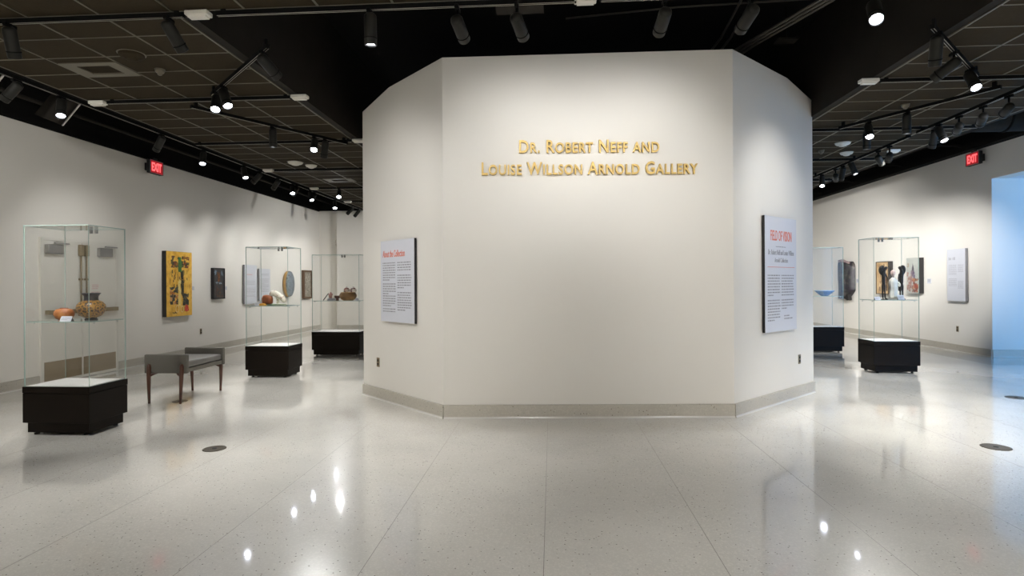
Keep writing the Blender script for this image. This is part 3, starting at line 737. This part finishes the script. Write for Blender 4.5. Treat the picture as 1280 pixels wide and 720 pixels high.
marks(b, [(150, 110, 40), (110, 80, 36), (84, 70, 40)], 34, .10, .72, .58, .92, .012, .05, t, rnd)
marks(b, [(40, 34, 24)], 6, .12, .30, .06, .09, .03, .012, t, rnd)
marks(b, [(190, 60, 44), (200, 80, 60)], 10, .54, .68, .10, .22, .03, .03, t + .001, rnd)
b.use(paint(236, 214, 160)); ring(b, .32, .15, .055, .075, .014, t + .004); ring(b, .47, .14, .05, .07, .014, t + .004); b.use(paint(200, 60, 50)); ring(b, .62, .15, .055, .07, .02, t + .004)
tag(b.build('brush_marks', None, p), kind='stuff')
darkp = mottled('dark_painting', [(.3, lin(30, 30, 32)), (.55, lin(58, 58, 60)), (.75, lin(80, 70, 66))], 7, .4)
p, t = canvas('small dark painting in a black frame on the left wall', (X_L + .01, 12.42, 1.16), eL, nL, .45, .70, .05, M['core'], darkp)
b = MB(); marks(b, [(120, 78, 40), (150, 96, 50), (90, 58, 36)], 16, .17, .25, .38, .60, .025, .05, t, rnd)
marks(b, [(150, 168, 184), (120, 140, 160)], 10, .10, .36, .34, .38, .015, .03, t + .001, rnd); marks(b, [(130, 150, 168), (96, 112, 128)], 12, .05, .14, .55, .64, .012, .03, t + .001, rnd); marks(b, [(130, 150, 168), (96, 112, 128)], 12, .30, .38, .53, .63, .012, .03, t + .001, rnd)
marks(b, [(84, 60, 50), (70, 62, 60), (96, 70, 50)], 30, .08, .36, .05, .30, .03, .04, t, rnd); tag(b.build('brush_marks', None, p), kind='stuff')
def frame_rim(p, w, h, b, t, z, m):
    for a, c, d, e in ((0, w, 0, b), (0, w, h - b, h), (0, b, b, h - b), (w - b, w, b, h - b)): MB().box(a, c, d, e, z, z + t).build('frame_rail', m, p)
frame_rim(p, .45, .70, .022, .012, t - .002, M['core'])
# oval relief: a bulged blue grey disc on an ochre back
p = frame_thing('oval_relief', 'blue grey oval wall relief with an ochre rim on the left wall', 'relief', (X_L + .01, 16.09, 1.49), eL, UP, nL)
MB().lathe([(0, 0), (.30, 0), (.335, .03), (.34, .09), (.32, .11), (0, .11)], n=36, sx=.70, sy=1.10).build('ochre_back', mottled('ochre_wood', [(.3, lin(150, 110, 50)), (.7, lin(190, 150, 84))], 8), p)
MB().lathe([(.335, .10), (.325, .135), (.27, .165), (.18, .185), (.08, .19), (0, .192)], n=36, sx=.70, sy=1.10).build('painted_disc', mottled('blue_grey_glaze', [(.40, lin(40, 46, 54)), (.45, lin(96, 106, 116)), (.50, lin(128, 140, 148)), (.545, lin(116, 128, 136)), (.57, lin(40, 46, 56)), (.61, lin(110, 122, 130))], 9, .45), p)
# narrow framed panel
p, t = canvas('narrow grey carved panel in a brown rounded frame near the far left corner', (X_L + .01, 17.12, 1.035), eL, nL, .60, .87, .05, paint(84, 64, 46), mottled('grey_carving', [(.35, lin(110, 104, 92)), (.6, lin(160, 154, 140)), (.75, lin(190, 184, 172))], 22, .7, bump=.9))
frame_rim(p, .60, .87, .055, .03, t - .003, paint(88, 66, 46))
b = MB(); marks(b, [(176, 170, 156), (130, 122, 108), (150, 144, 130)], 46, .16, .44, .12, .76, .03, .05, t, rnd); tag(b.build('carved_marks', None, p), kind='stuff')
# right wall pictures
p, t = canvas('tan panel with a dark edge on the right wall behind the dark figurines', (X_R - .01, 15.60, 1.15), eR, nR, .56, .83, .10, M['core'], mottled('tan_panel', [(.3, lin(168, 132, 88)), (.7, lin(200, 168, 124))], 4, .6))
frame_rim(p, .56, .83, .02, .01, t - .002, M['core'])
b = MB(); marks(b, [(150, 112, 72), (120, 88, 60), (208, 182, 140)], 30, .06, .50, .08, .76, .03, .07, t, rnd); tag(b.build('brush_marks', None, p), kind='stuff')
p, t = canvas('painting of a pale tower over red shapes on the right wall', (X_R - .01, 14.30, 1.20), eR, nR, .46, .82, .11, M['core'], mottled('pale_sky_paint', [(.3, lin(168, 172, 168)), (.7, lin(196, 196, 188))], 5, .6))
b = MB().use(paint(90, 84, 92)); b.prism([(.19, .44), (.30, .44), (.285, .58), (.25, .70), (.215, .58)], (0, 0, t), (1, 0, 0), (0, 1, 0), (0, 0, 1), .002)
marks(b, [(112, 96, 120), (88, 78, 100), (140, 120, 120)], 20, .18, .32, .36, .52, .03, .04, t + .002, rnd); marks(b, [(160, 120, 112), (140, 104, 96), (176, 140, 124)], 46, .03, .22, .04, .48, .03, .04, t, rnd)
marks(b, [(150, 70, 56), (120, 56, 48), (176, 120, 84), (90, 74, 60)], 46, .22, .44, .03, .34, .035, .04, t + .001, rnd); marks(b, [(150, 132, 112), (170, 150, 124)], 8, .04, .10, .60, .70, .02, .03, t, rnd)
tag(b.build('brush_marks', None, p), kind='stuff')
# draped garment relief
p = frame_thing('garment_relief', 'dark mottled garment-shaped wall relief with rounded shoulders on the right wall', 'relief', (X_R - .01, 17.62, 1.06), eR, UP, nR)
b = MB(); NU, NV = 26, 24; g = []
for j in range(NV + 1):
    v = j / NV; row = []
    wl = .10 * (1 - v) ** 1.5 + (.10 * max(0, (v - .86) / .14) ** 2); wr = .80 - .20 * max(0, (.16 - v) / .16) - .12 * max(0, (v - .82) / .18) ** 2
    for i in range(NU + 1):
        u = i / NU; x = wl + (wr - wl) * u
        z = .06 + .16 * math.sin(PI * u) ** .6 + .022 * math.cos(u * 26 + 2 * math.sin(v * 5)) * math.sin(PI * u)
        row.append(b.bm.verts.new((x, .98 * v - (.10 * (1 - u) if v < .05 else 0) * (1 - v), z if 0 < i < NU else .0)))
    g.append(row)
for j in range(NV):
    for i in range(NU): b._face([g[j][i], g[j][i + 1], g[j + 1][i + 1], g[j + 1][i]], True)
b._face([r for r in g[0]][::-1]); b._face(g[-1])
b.build('garment_body', mottled('dark_mottled_glaze', [(.30, lin(12, 10, 12)), (.44, lin(36, 28, 40)), (.53, lin(46, 52, 48)), (.60, lin(92, 80, 78)), (.68, lin(30, 20, 26))], 6.5, .45, bump=.5), p)
b = MB().tube([(.14, .93, .10), (.30, 1.0, .19), (.50, 1.01, .20), (.70, .93, .10)], [.03, .045, .045, .03], 10)
b.build('collar', mottled('pink_grey_glaze', [(.3, lin(96, 78, 80)), (.7, lin(150, 128, 126))], 12), p)
b = MB().prism([(.36, -.02), (.66, .06), (.70, -.10), (.62, -.12)], (0, 0, .05), (1, 0, 0), (0, 1, 0), (0, 0, 1), .10)
b.build('hem', M['core'], p)

# small wall labels, outlets, thermostat
def wall_label(label, loc, ex, en, w=.12, h=.09):
    p = frame_thing('caption_label', label, 'label', loc, ex, UP, en)
    MB().box(-w / 2, w / 2, -h / 2, h / 2, 0, .006).build('card', M['board'], p)
    b = MB(); word_lines(b, -w / 2 + .015, w / 2 - .01, h / 2 - .015, 4, .017, .0075); b.build('caption_text', M['ink'], p)
wall_label('small caption card right of the yellow painting', (X_L + .002, 11.76, 1.41), eL, nL)
wall_label('small caption card right of the small dark painting', (X_L + .002, 13.0, 1.40), eL, nL)
wall_label('small caption card right of the garment relief', (X_R - .002, 16.72, 1.49), eR, nR, .13, .11)
wall_label('small caption card right of the tower painting', (X_R - .002, 13.66, 1.48), eR, nR, .13, .11)
def outlet(label, loc, ex, en):
    p = frame_thing('wall_outlet', label, 'outlet', loc, ex, UP, en)
    MB().rbox(-.037, .037, -.060, .060, 0, .006, .003, 1).build('cover_plate', M['bronze_metal'], p)
    for s in (-1, 1): MB().box(-.016, .016, s * .024 - .014, s * .024 + .014, .006, .009).build('socket', M['core'], p)
outlet('bronze wall outlet low on the left angled wall', PC + exL * (LL - 1.475) + UP * .475 + enL * .001, exL, enL)
outlet('bronze wall outlet low on the right angled wall', PB + exR * 1.70 + UP * .485 + enR * .001, exR, enR)
outlet('bronze wall outlet low on the left wall right of the yellow painting', (X_L + .001, 12.05, .475), eL, nL)
outlet('bronze wall outlet low on the right wall under the text panel', (X_R - .001, 12.76, .475), eR, nR)
p = frame_thing('thermostat', 'pale oval fitting high on the far back wall', 'thermostat', (-7.02, Y_B - .001, 2.84), (1, 0, 0), UP, (0, -1, 0))
MB().lathe([(0, .05), (.05, .045), (.07, .02), (.075, 0), (0, 0)], n=20, sx=.8, sy=1.5).build('fitting_body', M['door'], p)
MB().lathe([(0, .056), (.03, .054), (.035, .046)], (0, -.05, 0), n=14).build('dial', M['whitebox'], p)

# ------------------------------------------------------------------ double door in the left wall
door = frame_thing('door_1', None, None, (X_L, 8.13, 0), eL, UP, nL); door['kind'] = 'structure'
DW, DH = 1.44, 2.17
for x0, x1 in ((.0, DW / 2 - .006), (DW / 2 + .006, DW)): MB().box(x0, x1, .01, DH, .004, .030).build('door_leaf', M['door'], door)
for a, c, d, e in ((-.045, 0, 0, DH + .045), (DW, DW + .045, 0, DH + .045), (0, DW, DH + .003, DH + .045)): MB().box(a, c, d, e, 0, .035).build('door_frame', M['door'], door)
for s, x0, x1 in ((-1, .01, .70), (1, .74, 1.43)):
    MB().box(x0, x1, .05, .335, .031, .034).build('kick_plate', M['kick'], door)
    b = MB().box(x0 + .01, x1 - .02, 1.05, 1.115, .075, .105).box(x0 + .02, x0 + .07, 1.05, 1.115, .03, .08).box(x1 - .09, x1 - .04, 1.05, 1.115, .03, .08); b.build('panic_bar', M['bronze_metal'], door)
    xr = DW / 2 + s * .055
    r = MB().tube([(xr, 1.05, .06), (xr, 2.05, .06)], .013, 8).build('vertical_rod', M['bronze_metal'], door)
    MB().rbox(xr - .035, xr + .035, 1.96, 2.14, .031, .09, .008, 1).build('latch_case', M['bronze_metal'], r)
    MB().rbox(xr - .035, xr + .035, 1.00, 1.18, .031, .09, .008, 1).build('latch_case', M['bronze_metal'], r)
    MB().box(xr - .022, xr + .022, 1.57, 1.60, .031, .08).build('rod_guide', M['bronze_metal'], r)
    xc = .02 if s < 0 else 1.02
    c = MB().rbox(xc, xc + .28, 1.97, 2.11, .031, .10, .008, 1).build('door_closer', M['grey_metal'], door)
    MB().box(xc + .14, xc + .40, 2.125, 2.145, .06, .085).build('closer_arm', M['grey_metal'], c)
nb = MB(); word_lines(nb, .92, 1.06, 1.50, 3, .03, .0322); word_lines(nb, .90, 1.08, 1.38, 3, .03, .0322); nb.build('door_notice', M['palered'], door)

# ------------------------------------------------------------------ display cases
def display_case(label, x0, x1, y0, y1, zp, zt, zs, shelf=True):
    cx, cy = (x0 + x1) / 2, (y0 + y1) / 2; w, d = x1 - x0, y1 - y0
    t = thing('display_case', label, 'display case', (cx, cy, 0))
    a, b = w / 2, d / 2
    MB().rbox(-a, a, -b, b, .125, zp - .065, .004, 1).rbox(-a, a, -b, b, zp - .062, zp, .004, 1).build('plinth', M['wood_black'], t)
    MB().box(-a + .03, a - .03, -b + .03, b - .03, .025, .125).build('toe_base', M['wood_black'], t)
    fm = MB().lathe([(0, 0), (.022, 0), (.026, .006), (.022, .012), (.012, .014), (.012, .03), (0, .03)], n=14).mesh('levelling_foot', M['core'])
    for sx in (-1, 1):
        for sy in (-1, 1): link('levelling_foot', fm, t, (sx * (a - .09), sy * (b - .07), 0))
    MB().box(-a + .022, a - .022, -b + .022, b - .022, zp, zp + .006).build('deck', M['deck'], t)
    g = .008; ga, gb = a - .010, b - .010
    def pane(nm, bx, axis):
        mb = MB(); mb.use(M['glass']); mb.use(M['glass_edge']); mb.use(M['glass'])
        o = mb.box(*bx).build(nm, None, t)
        for f in o.data.polygons:
            n = f.normal
            if abs((n.x, n.y, n.z)[axis]) < .5: f.material_index = 1
        return o
    pane('glass_pane', (-ga, ga, -gb, -gb + g, zp + .001, zt - g - .001), 1); pane('glass_pane', (-ga, ga, gb - g, gb, zp + .001, zt - g - .001), 1)
    pane('glass_pane', (-ga, -ga + g, -gb + g + .001, gb - g - .001, zp + .001, zt - g - .001), 0); pane('glass_pane', (ga - g, ga, -gb + g + .001, gb - g - .001, zp + .001, zt - g - .001), 0)
    pane('top_pane', (-ga, ga, -gb, gb, zt - g, zt), 2)
    for x in (-.03, .03): MB().box(x - .012, x + .012, gb - .03, gb - .009, zt - .045, zt - g).build('hinge', M['grey_metal'], t)
    if shelf:
        pane('glass_shelf', (-ga + .015, ga - .015, -gb + .015, gb - .015, zs - .010, zs), 2)
        for sx in (-1, 1):
            for sy in (-1, 1): MB().lathe([(0, -.022), (.008, -.022), (.008, 0), (0, 0)], (sx * (ga - .02), sy * (gb * .62), zs - .010), 10).build('shelf_pin', M['chrome'], t)
    return t
SA, SB, SC, SD, SE = 1.133, 1.145, 1.140, 1.185, 1.180
display_case('near left glass display case holding an orange vessel and a patterned vase', -5.27, -4.565, 5.415, 5.935, .485, 2.095, SA)
display_case('middle left glass display case holding a white and rust ceramic', -4.895, -4.180, 8.93, 9.44, .50, 2.09, SB)
display_case('wide far left glass display case holding a brown pot', -4.96, -3.945, 11.645, 12.15, .495, 2.095, SC)
display_case('near right glass display case holding dark and white figurines', 5.18, 5.90, 9.71, 10.20, .515, 2.195, SD)
display_case('far right glass display case partly behind the angled wall, holding a blue bowl', 5.09, 6.085, 12.51, 13.02, .53, 2.20, SE)

# ------------------------------------------------------------------ things in the cases
def label_tent(label, x, y, z, w=.11, h=.05, rot=0.0):
    p = thing('caption_stand', label, 'label', (x, y, z), rot)
    MB().prism([(-.03, 0), (-.028, 0), (.0, h), (-.002, h)], (-w / 2, 0, 0), (0, 1, 0), (0, 0, 1), (1, 0, 0), w).build('card', M['board'], p)
    MB().prism([(.002, h - .002), (.0, h - .004), (.024, 0), (.026, 0)], (-w / 2 + .01, 0, 0), (0, 1, 0), (0, 0, 1), (1, 0, 0), w - .02).build('easel_back', M['greycore'], p)
    b = MB()
    for i in range(3):
        f = .78 - i * .2; yy = -.03 + .03 * f - .0012
        x0 = -w / 2 + .012; x1 = w / 2 - .012 - (.03 if i == 2 else 0)
        b.quad([(x0, yy - .003, h * (f - .07)), (x1, yy - .003, h * (f - .07)), (x1, yy, h * f), (x0, yy, h * f)])
    b.build('caption_text', M['ink'], p)
def lathe_thing(name, label, cat, loc, parts, n=32, sx=1, sy=1):
    p = thing(name, label, cat, loc)
    for nm, prof, m in parts: MB().lathe(prof, n=n, sx=sx, sy=sy).build(nm, m, p)
    return p
orange = mottled('orange_clay', [(.32, lin(128, 66, 24)), (.5, lin(166, 100, 44)), (.68, lin(188, 130, 74))], 16, .5)
lathe_thing('clay_vessel', 'squat round orange clay vessel on the near left glass shelf', 'vessel', (-5.042, 5.66, SA),
            [('body', [(0, 0), (.04, 0), (.075, .018), (.096, .055), (.092, .085), (.07, .112), (.035, .122)], orange), ('mouth_rim', [(.036, .121), (.040, .126), (.032, .128), (.026, .118), (.024, .09), (0, .08)], mat('dark_clay', lin(120, 60, 26), .6))], sy=.85)
patt = mottled('painted_vase', [(.16, lin(34, 26, 20)), (.30, lin(62, 44, 26)), (.42, lin(128, 92, 36)), (.58, lin(168, 126, 52)), (.72, lin(84, 52, 34)), (.9, lin(44, 34, 28))], 30, .35, 'VORONOI', .15)
lathe_thing('painted_vase', 'round yellow brown vase with a dark flared neck on the near left glass shelf', 'vase', (-4.745, 5.66, SA),
            [('foot', [(0, 0), (.055, 0), (.058, .008), (.048, .022), (.050, .03)], M['core']),
             ('body', [(.048, .026), (.090, .045), (.120, .085), (.131, .125), (.124, .160), (.098, .190), (.070, .202), (.062, .206)], patt),
             ('neck', [(.066, .202), (.062, .225), (.064, .250), (.078, .268), (.086, .278), (.082, .281), (.060, .255), (.055, .21), (0, .20)], mat('dark_neck_glaze', lin(44, 44, 50), .35))])
label_tent('white caption card between the orange vessel and the vase', -4.865, 5.50, SA, .12, .05)

# middle left case: rust and white ceramic
p = thing('ceramic_sculpture', 'arched white and rust ceramic on the middle glass shelf', 'sculpture', (-4.52, 9.18, SB)); p.scale = (1.12, 1.0, 1.12)
rust = mottled('rust_glaze', [(.35, lin(110, 52, 20)), (.65, lin(160, 84, 36))], 14, .45); cream = mottled('cream_glaze', [(.3, lin(214, 204, 182)), (.54, lin(240, 234, 220)), (.58, lin(150, 90, 50)), (.64, lin(236, 228, 210))], 16, .4)
def skin_part(name, verts, edges, radii, m, parent, sub=2):
    me = bpy.data.meshes.new(name); me.from_pydata(verts, edges, [])
    o = link(name, me, parent); me.materials.append(m)
    md = o.modifiers.new('skin', 'SKIN'); md.use_smooth_shade = True
    for i, r in enumerate(radii):
        sv = me.skin_vertices[0].data[i]; sv.radius = r if isinstance(r, tuple) else (r, r); sv.use_root = (i == 0)
    s = o.modifiers.new('sub', 'SUBSURF'); s.levels = sub; s.render_levels = sub
    return o
chain = lambda n, o=0: [(i + o, i + 1 + o) for i in range(n - 1)]
MB().lathe([(0, .005), (.05, .005), (.080, .04), (.082, .10), (.066, .140), (.03, .155), (0, .157)], (-.115, 0, 0), 18, 1, .8).build('rust_block', rust, p)
skin_part('white_arch', [(-.075, .0, .135), (-.04, 0, .185), (.0, 0, .175), (.06, 0, .14), (.12, 0, .10), (.155, 0, .04)], chain(6), [.034, .048, .050, .048, .046, .034], cream, p)
skin_part('arch_leg', [(.02, .02, .13), (.035, .02, .07), (.03, .02, .02)], chain(3), [.026, .020, .022], cream, p)
MB().lathe([(0, 0), (.055, 0), (.06, .012), (.04, .03), (0, .035)], (-.165, -.05, 0), 16, 1, .7).build('ochre_foot', mat('ochre_glaze', lin(206, 150, 30), .4), p)
MB().lathe([(0, 0), (.13, 0), (.15, .012), (.145, .022), (.10, .018), (0, .016)], (.03, -.02, 0), 28, 1, .55).build('green_base', mottled('green_glaze', [(.3, lin(96, 116, 96)), (.7, lin(160, 172, 140))], 18, .4), p)
label_tent('white caption card with a dark edge beside the rust ceramic', -4.775, 9.12, SB, .09, .055, .2)

# wide far left case: pot, lids, small pieces
brown = mottled('brown_pot_clay', [(.3, lin(96, 70, 40)), (.5, lin(136, 100, 58)), (.7, lin(160, 124, 78))], 10, .7)
lathe_thing('clay_pot', 'wide brown clay pot on the far left glass shelf', 'pot', (-4.285, 11.93, SC),
            [('body', [(0, 0), (.10, 0), (.145, .025), (.176, .075), (.178, .115), (.160, .150), (.145, .162)], brown), ('rim', [(.146, .160), (.150, .172), (.138, .174), (.130, .160), (.13, .150), (0, .145)], mat('pale_brown_clay', lin(186, 152, 104), .6))])
redwhite = mottled('red_white_glaze', [(.40, lin(62, 20, 14)), (.47, lin(116, 38, 26)), (.52, lin(236, 224, 212)), (.58, lin(236, 224, 212)), (.60, lin(90, 28, 20))], 20, .3)
for lab, x in (('left one of two red and white domed jars on the brown pot', -4.305), ('right one of two red and white domed jars on the brown pot', -4.163)):
    p = thing('domed_jar', lab, 'jar', (x, 11.90, SC + .174), 0, 'red and white jars on the brown pot'); p.scale = (1.18, 1.18, 1.12)
    MB().lathe([(0, 0), (.050, 0), (.058, .02), (.056, .05), (.036, .078), (.012, .088), (0, .089)], n=20).build('body', redwhite, p)
    MB().lathe([(0, .086), (.010, .088), (.012, .096), (0, .100)], n=12).build('knob', M['core'], p)
p = thing('small_figure', 'small pink and red clay figure with a dark staff on the far left glass shelf', 'figurine', (-4.655, 11.90, SC))
pink = mottled('pink_clay', [(.35, lin(150, 80, 76)), (.65, lin(210, 168, 158))], 30, .5)
skin_part('body', [(0, 0, .0), (0, 0, .06), (.0, 0, .115), (.005, 0, .145), (.008, 0, .18), (-.05, -.01, .13), (.055, -.01, .14)], [(0, 1), (1, 2), (2, 3), (3, 4), (2, 5), (2, 6)], [.030, .032, .030, .014, .024, .012, .012], pink, p)
MB().tube([(-.145, -.02, .006), (-.05, -.02, .13), (-.03, -.02, .155)], [.010, .009, .006], 8).build('staff', M['core'], p)
lathe_thing('small_bowl', 'little dark brown bowl between the pink figure and the pot', 'bowl', (-4.515, 11.93, SC), [('body', [(0, 0), (.03, 0), (.034, .01), (.026, .03), (.062, .06), (.066, .10), (.060, .10), (.05, .065), (0, .05)], mat('dark_brown_glaze', lin(78, 38, 22), .35)), ('inner_glaze', [(.049, .066), (.03, .056), (0, .052)], M['core'])])
label_tent('white caption card in front of the pink figure', -4.60, 11.82, SC, .17, .05)
label_tent('small caption card at the right end of the wide far left case', -4.06, 11.84, SC, .06, .05)

# near right case: two dark figures and a white one
bronze = mottled('dark_bronze', [(.3, lin(22, 19, 17)), (.7, lin(52, 46, 40))], 20, .42, metal=.3)
def dark_figure(label, x, y, mir):
    p = thing('bronze_figure', label, 'figurine', (x, y, SD))
    s = mir
    # slender legs, narrow body, a heavy bundle over the shoulders and a bent head
    v = [(0, 0, .30), (0, 0, .36), (.004 * s, 0, .43), (0, -.01, .48), (-.028 * s, -.012, .525), (-.050 * s, -.015, .54),
         (-.014, 0, .22), (-.012, .01, .12), (-.014, 0, .02), (.016, 0, .22), (.014, -.01, .12), (.016, -.012, .02), (-.026, -.03, .012), (.03, -.045, .012)]
    skin_part('body', v, [(0, 1), (1, 2), (2, 3), (3, 4), (4, 5), (0, 6), (6, 7), (7, 8), (0, 9), (9, 10), (10, 11), (8, 12), (11, 13)],
              [.034, .030, .036, .024, .030, .020, .022, .013, .011, .022, .013, .011, .009, .009], bronze, p)
    skin_part('bundle', [(.012 * s, .01, .40), (.042 * s, .01, .47), (.035 * s, .005, .535), (.0, 0, .562)], chain(4), [.020, .040, .038, .022], bronze, p)
    skin_part('arm', [(-.03 * s, 0, .43), (-.050 * s, -.01, .36), (-.046 * s, -.01, .24), (-.046 * s, -.01, .14)], chain(4), [.013, .011, .008, .007], bronze, p)
    MB().lathe([(0, 0), (.055, 0), (.052, .010), (0, .012)], n=20, sx=1.25, sy=.8).build('base', bronze, p)
dark_figure('dark bronze figure with a bundle, left of the white figure', 5.485, 9.98, -1)
dark_figure('dark bronze figure with a bundle, right of the white figure', 5.765, 9.98, 1)
p = thing('white_figure', 'white robed figurine between the two dark bronze figures', 'figurine', (5.618, 9.95, SD))
white = mottled('white_glaze', [(.3, lin(206, 202, 190)), (.7, lin(238, 236, 228))], 8, .4)
b = MB(); n = 30; prof = [(.070, 0), (.067, .05), (.058, .12), (.056, .18), (.066, .24), (.070, .28), (.058, .325), (.032, .35), (.018, .365)]; rings = []
for r, z in prof:
    rings.append([b.bm.verts.new((r * (1 + .10 * math.cos(7 * a) * (1 - z / .4)) * math.cos(a) + .012 * math.sin(z * 9), .7 * r * (1 + .10 * math.cos(7 * a + z * 5) * (1 - z / .4)) * math.sin(a), z)) for a in [2 * PI * k / n for k in range(n)]])
for q, w_ in zip(rings, rings[1:]):
    for k in range(n): b._face([q[k], q[(k + 1) % n], w_[(k + 1) % n], w_[k]], True)
b._face(rings[0][::-1]); b._face(rings[-1]); b.build('robe', white, p)
MB().lathe([(0, .36), (.015, .362), (.016, .39), (.030, .405), (.036, .435), (.032, .465), (.016, .485), (0, .488)], (0, 0, 0), 18).build('head', mottled('pink_white_glaze', [(.3, lin(196, 168, 158)), (.7, lin(222, 200, 190))], 30, .45), p)
skin_part('sleeve', [(.055, -.02, .29), (.085, -.03, .25), (.07, -.05, .21)], chain(3), [.022, .022, .014], white, p)
label_tent('wide white caption card beside the white figurine', 5.680, 9.86, SD, .10, .075)
label_tent('small caption card at the left end of the near right case', 5.325, 9.88, SD, .09, .05)
bluem = mottled('blue_glass', [(.3, lin(128, 164, 220)), (.5, lin(168, 200, 240)), (.7, lin(214, 228, 248))], 14, .25)
lathe_thing('blue_bowl', 'shallow wavy blue bowl on the far right glass shelf', 'bowl', (5.80, 12.76, SE),
            [('bowl', [(0, .004), (.05, 0), (.075, .004), (.13, .045), (.185, .098), (.196, .112), (.186, .112), (.125, .062), (.07, .022), (0, .018)], bluem), ('foot', [(0, 0), (.06, 0), (.062, .006), (.05, .012)], mat('deep_blue_glass', lin(60, 96, 150), .2))], 40)

# ------------------------------------------------------------------ bench
bench = thing('upholstered_bench', 'grey upholstered bench with raised ends and walnut legs', 'bench', (-4.86, 7.40, 0))
for nm, y0, y1 in (('end_panel', -.43, -.385), ('end_panel', .375, .42)):
    MB().rbox(-.285, .285, y0, y1, .375, .612, .014, 3).build(nm, M['felt'], bench)
MB().rbox(-.265, .265, -.386, .376, .385, .440, .012, 2).build('seat_frame', M['felt'], bench)
MB().rbox(-.262, .262, -.384, .374, .441, .525, .022, 3).build('seat_cushion', M['leather'], bench)
MB().box(-.264, .264, -.383, .373, .4385, .4425).build('piping', M['core'], bench)
for sx in (-1, 1):
    for y, oy in ((-.43, -1), (.42, 1)):
        f = MB(); x = sx * .215
        f.tube([(x - sx * .010, y + oy * .016, 0.0), (x - sx * .004, y + oy * .014, .20), (x, y + oy * .010, .36), (x, y + oy * .006, .46), (x, y + oy * .002, .492)], [.015, .021, .026, .026, .018], 10)
        leg = f.build('leg', M['walnut'], bench)
        g = MB().tube([(x, y + oy * .010, .335), (x - sx * .02, y + oy * .006, .352), (x - sx * .055, y - oy * .005, .366), (x - sx * .09, y - oy * .03, .378)], [.014, .017, .013, .008], 8)
        g.build('leg_bracket', M['walnut'], leg)

# ------------------------------------------------------------------ round floor boxes
def floor_disc(label, x, y, r=.10):
    p = thing('floor_outlet', label, 'floor outlet', (x, y, 0))
    MB().lathe([(r, 0), (r, .003), (r - .012, .0045), (r - .014, .003)], n=32).build('trim_ring', M['disc'], p)
    MB().lathe([(r - .014, .0025), (.02, .0035), (0, .0035)], n=32).build('cover', M['disc'], p)
    MB().lathe([(.022, .0034), (.020, .0055), (0, .0055)], n=14).build('cap_screw', M['core'], p)
floor_disc('dark round floor outlet in front of the bench', -3.07, 5.065)
floor_disc('dark round floor outlet at the right by the blue reflection', 3.965, 5.47, .115)
floor_disc('dark round floor outlet at the right picture edge before the opening', 5.89, 7.785, .115)
floor_disc('dark round floor outlet beneath the bench', -4.76, 7.10, .09)
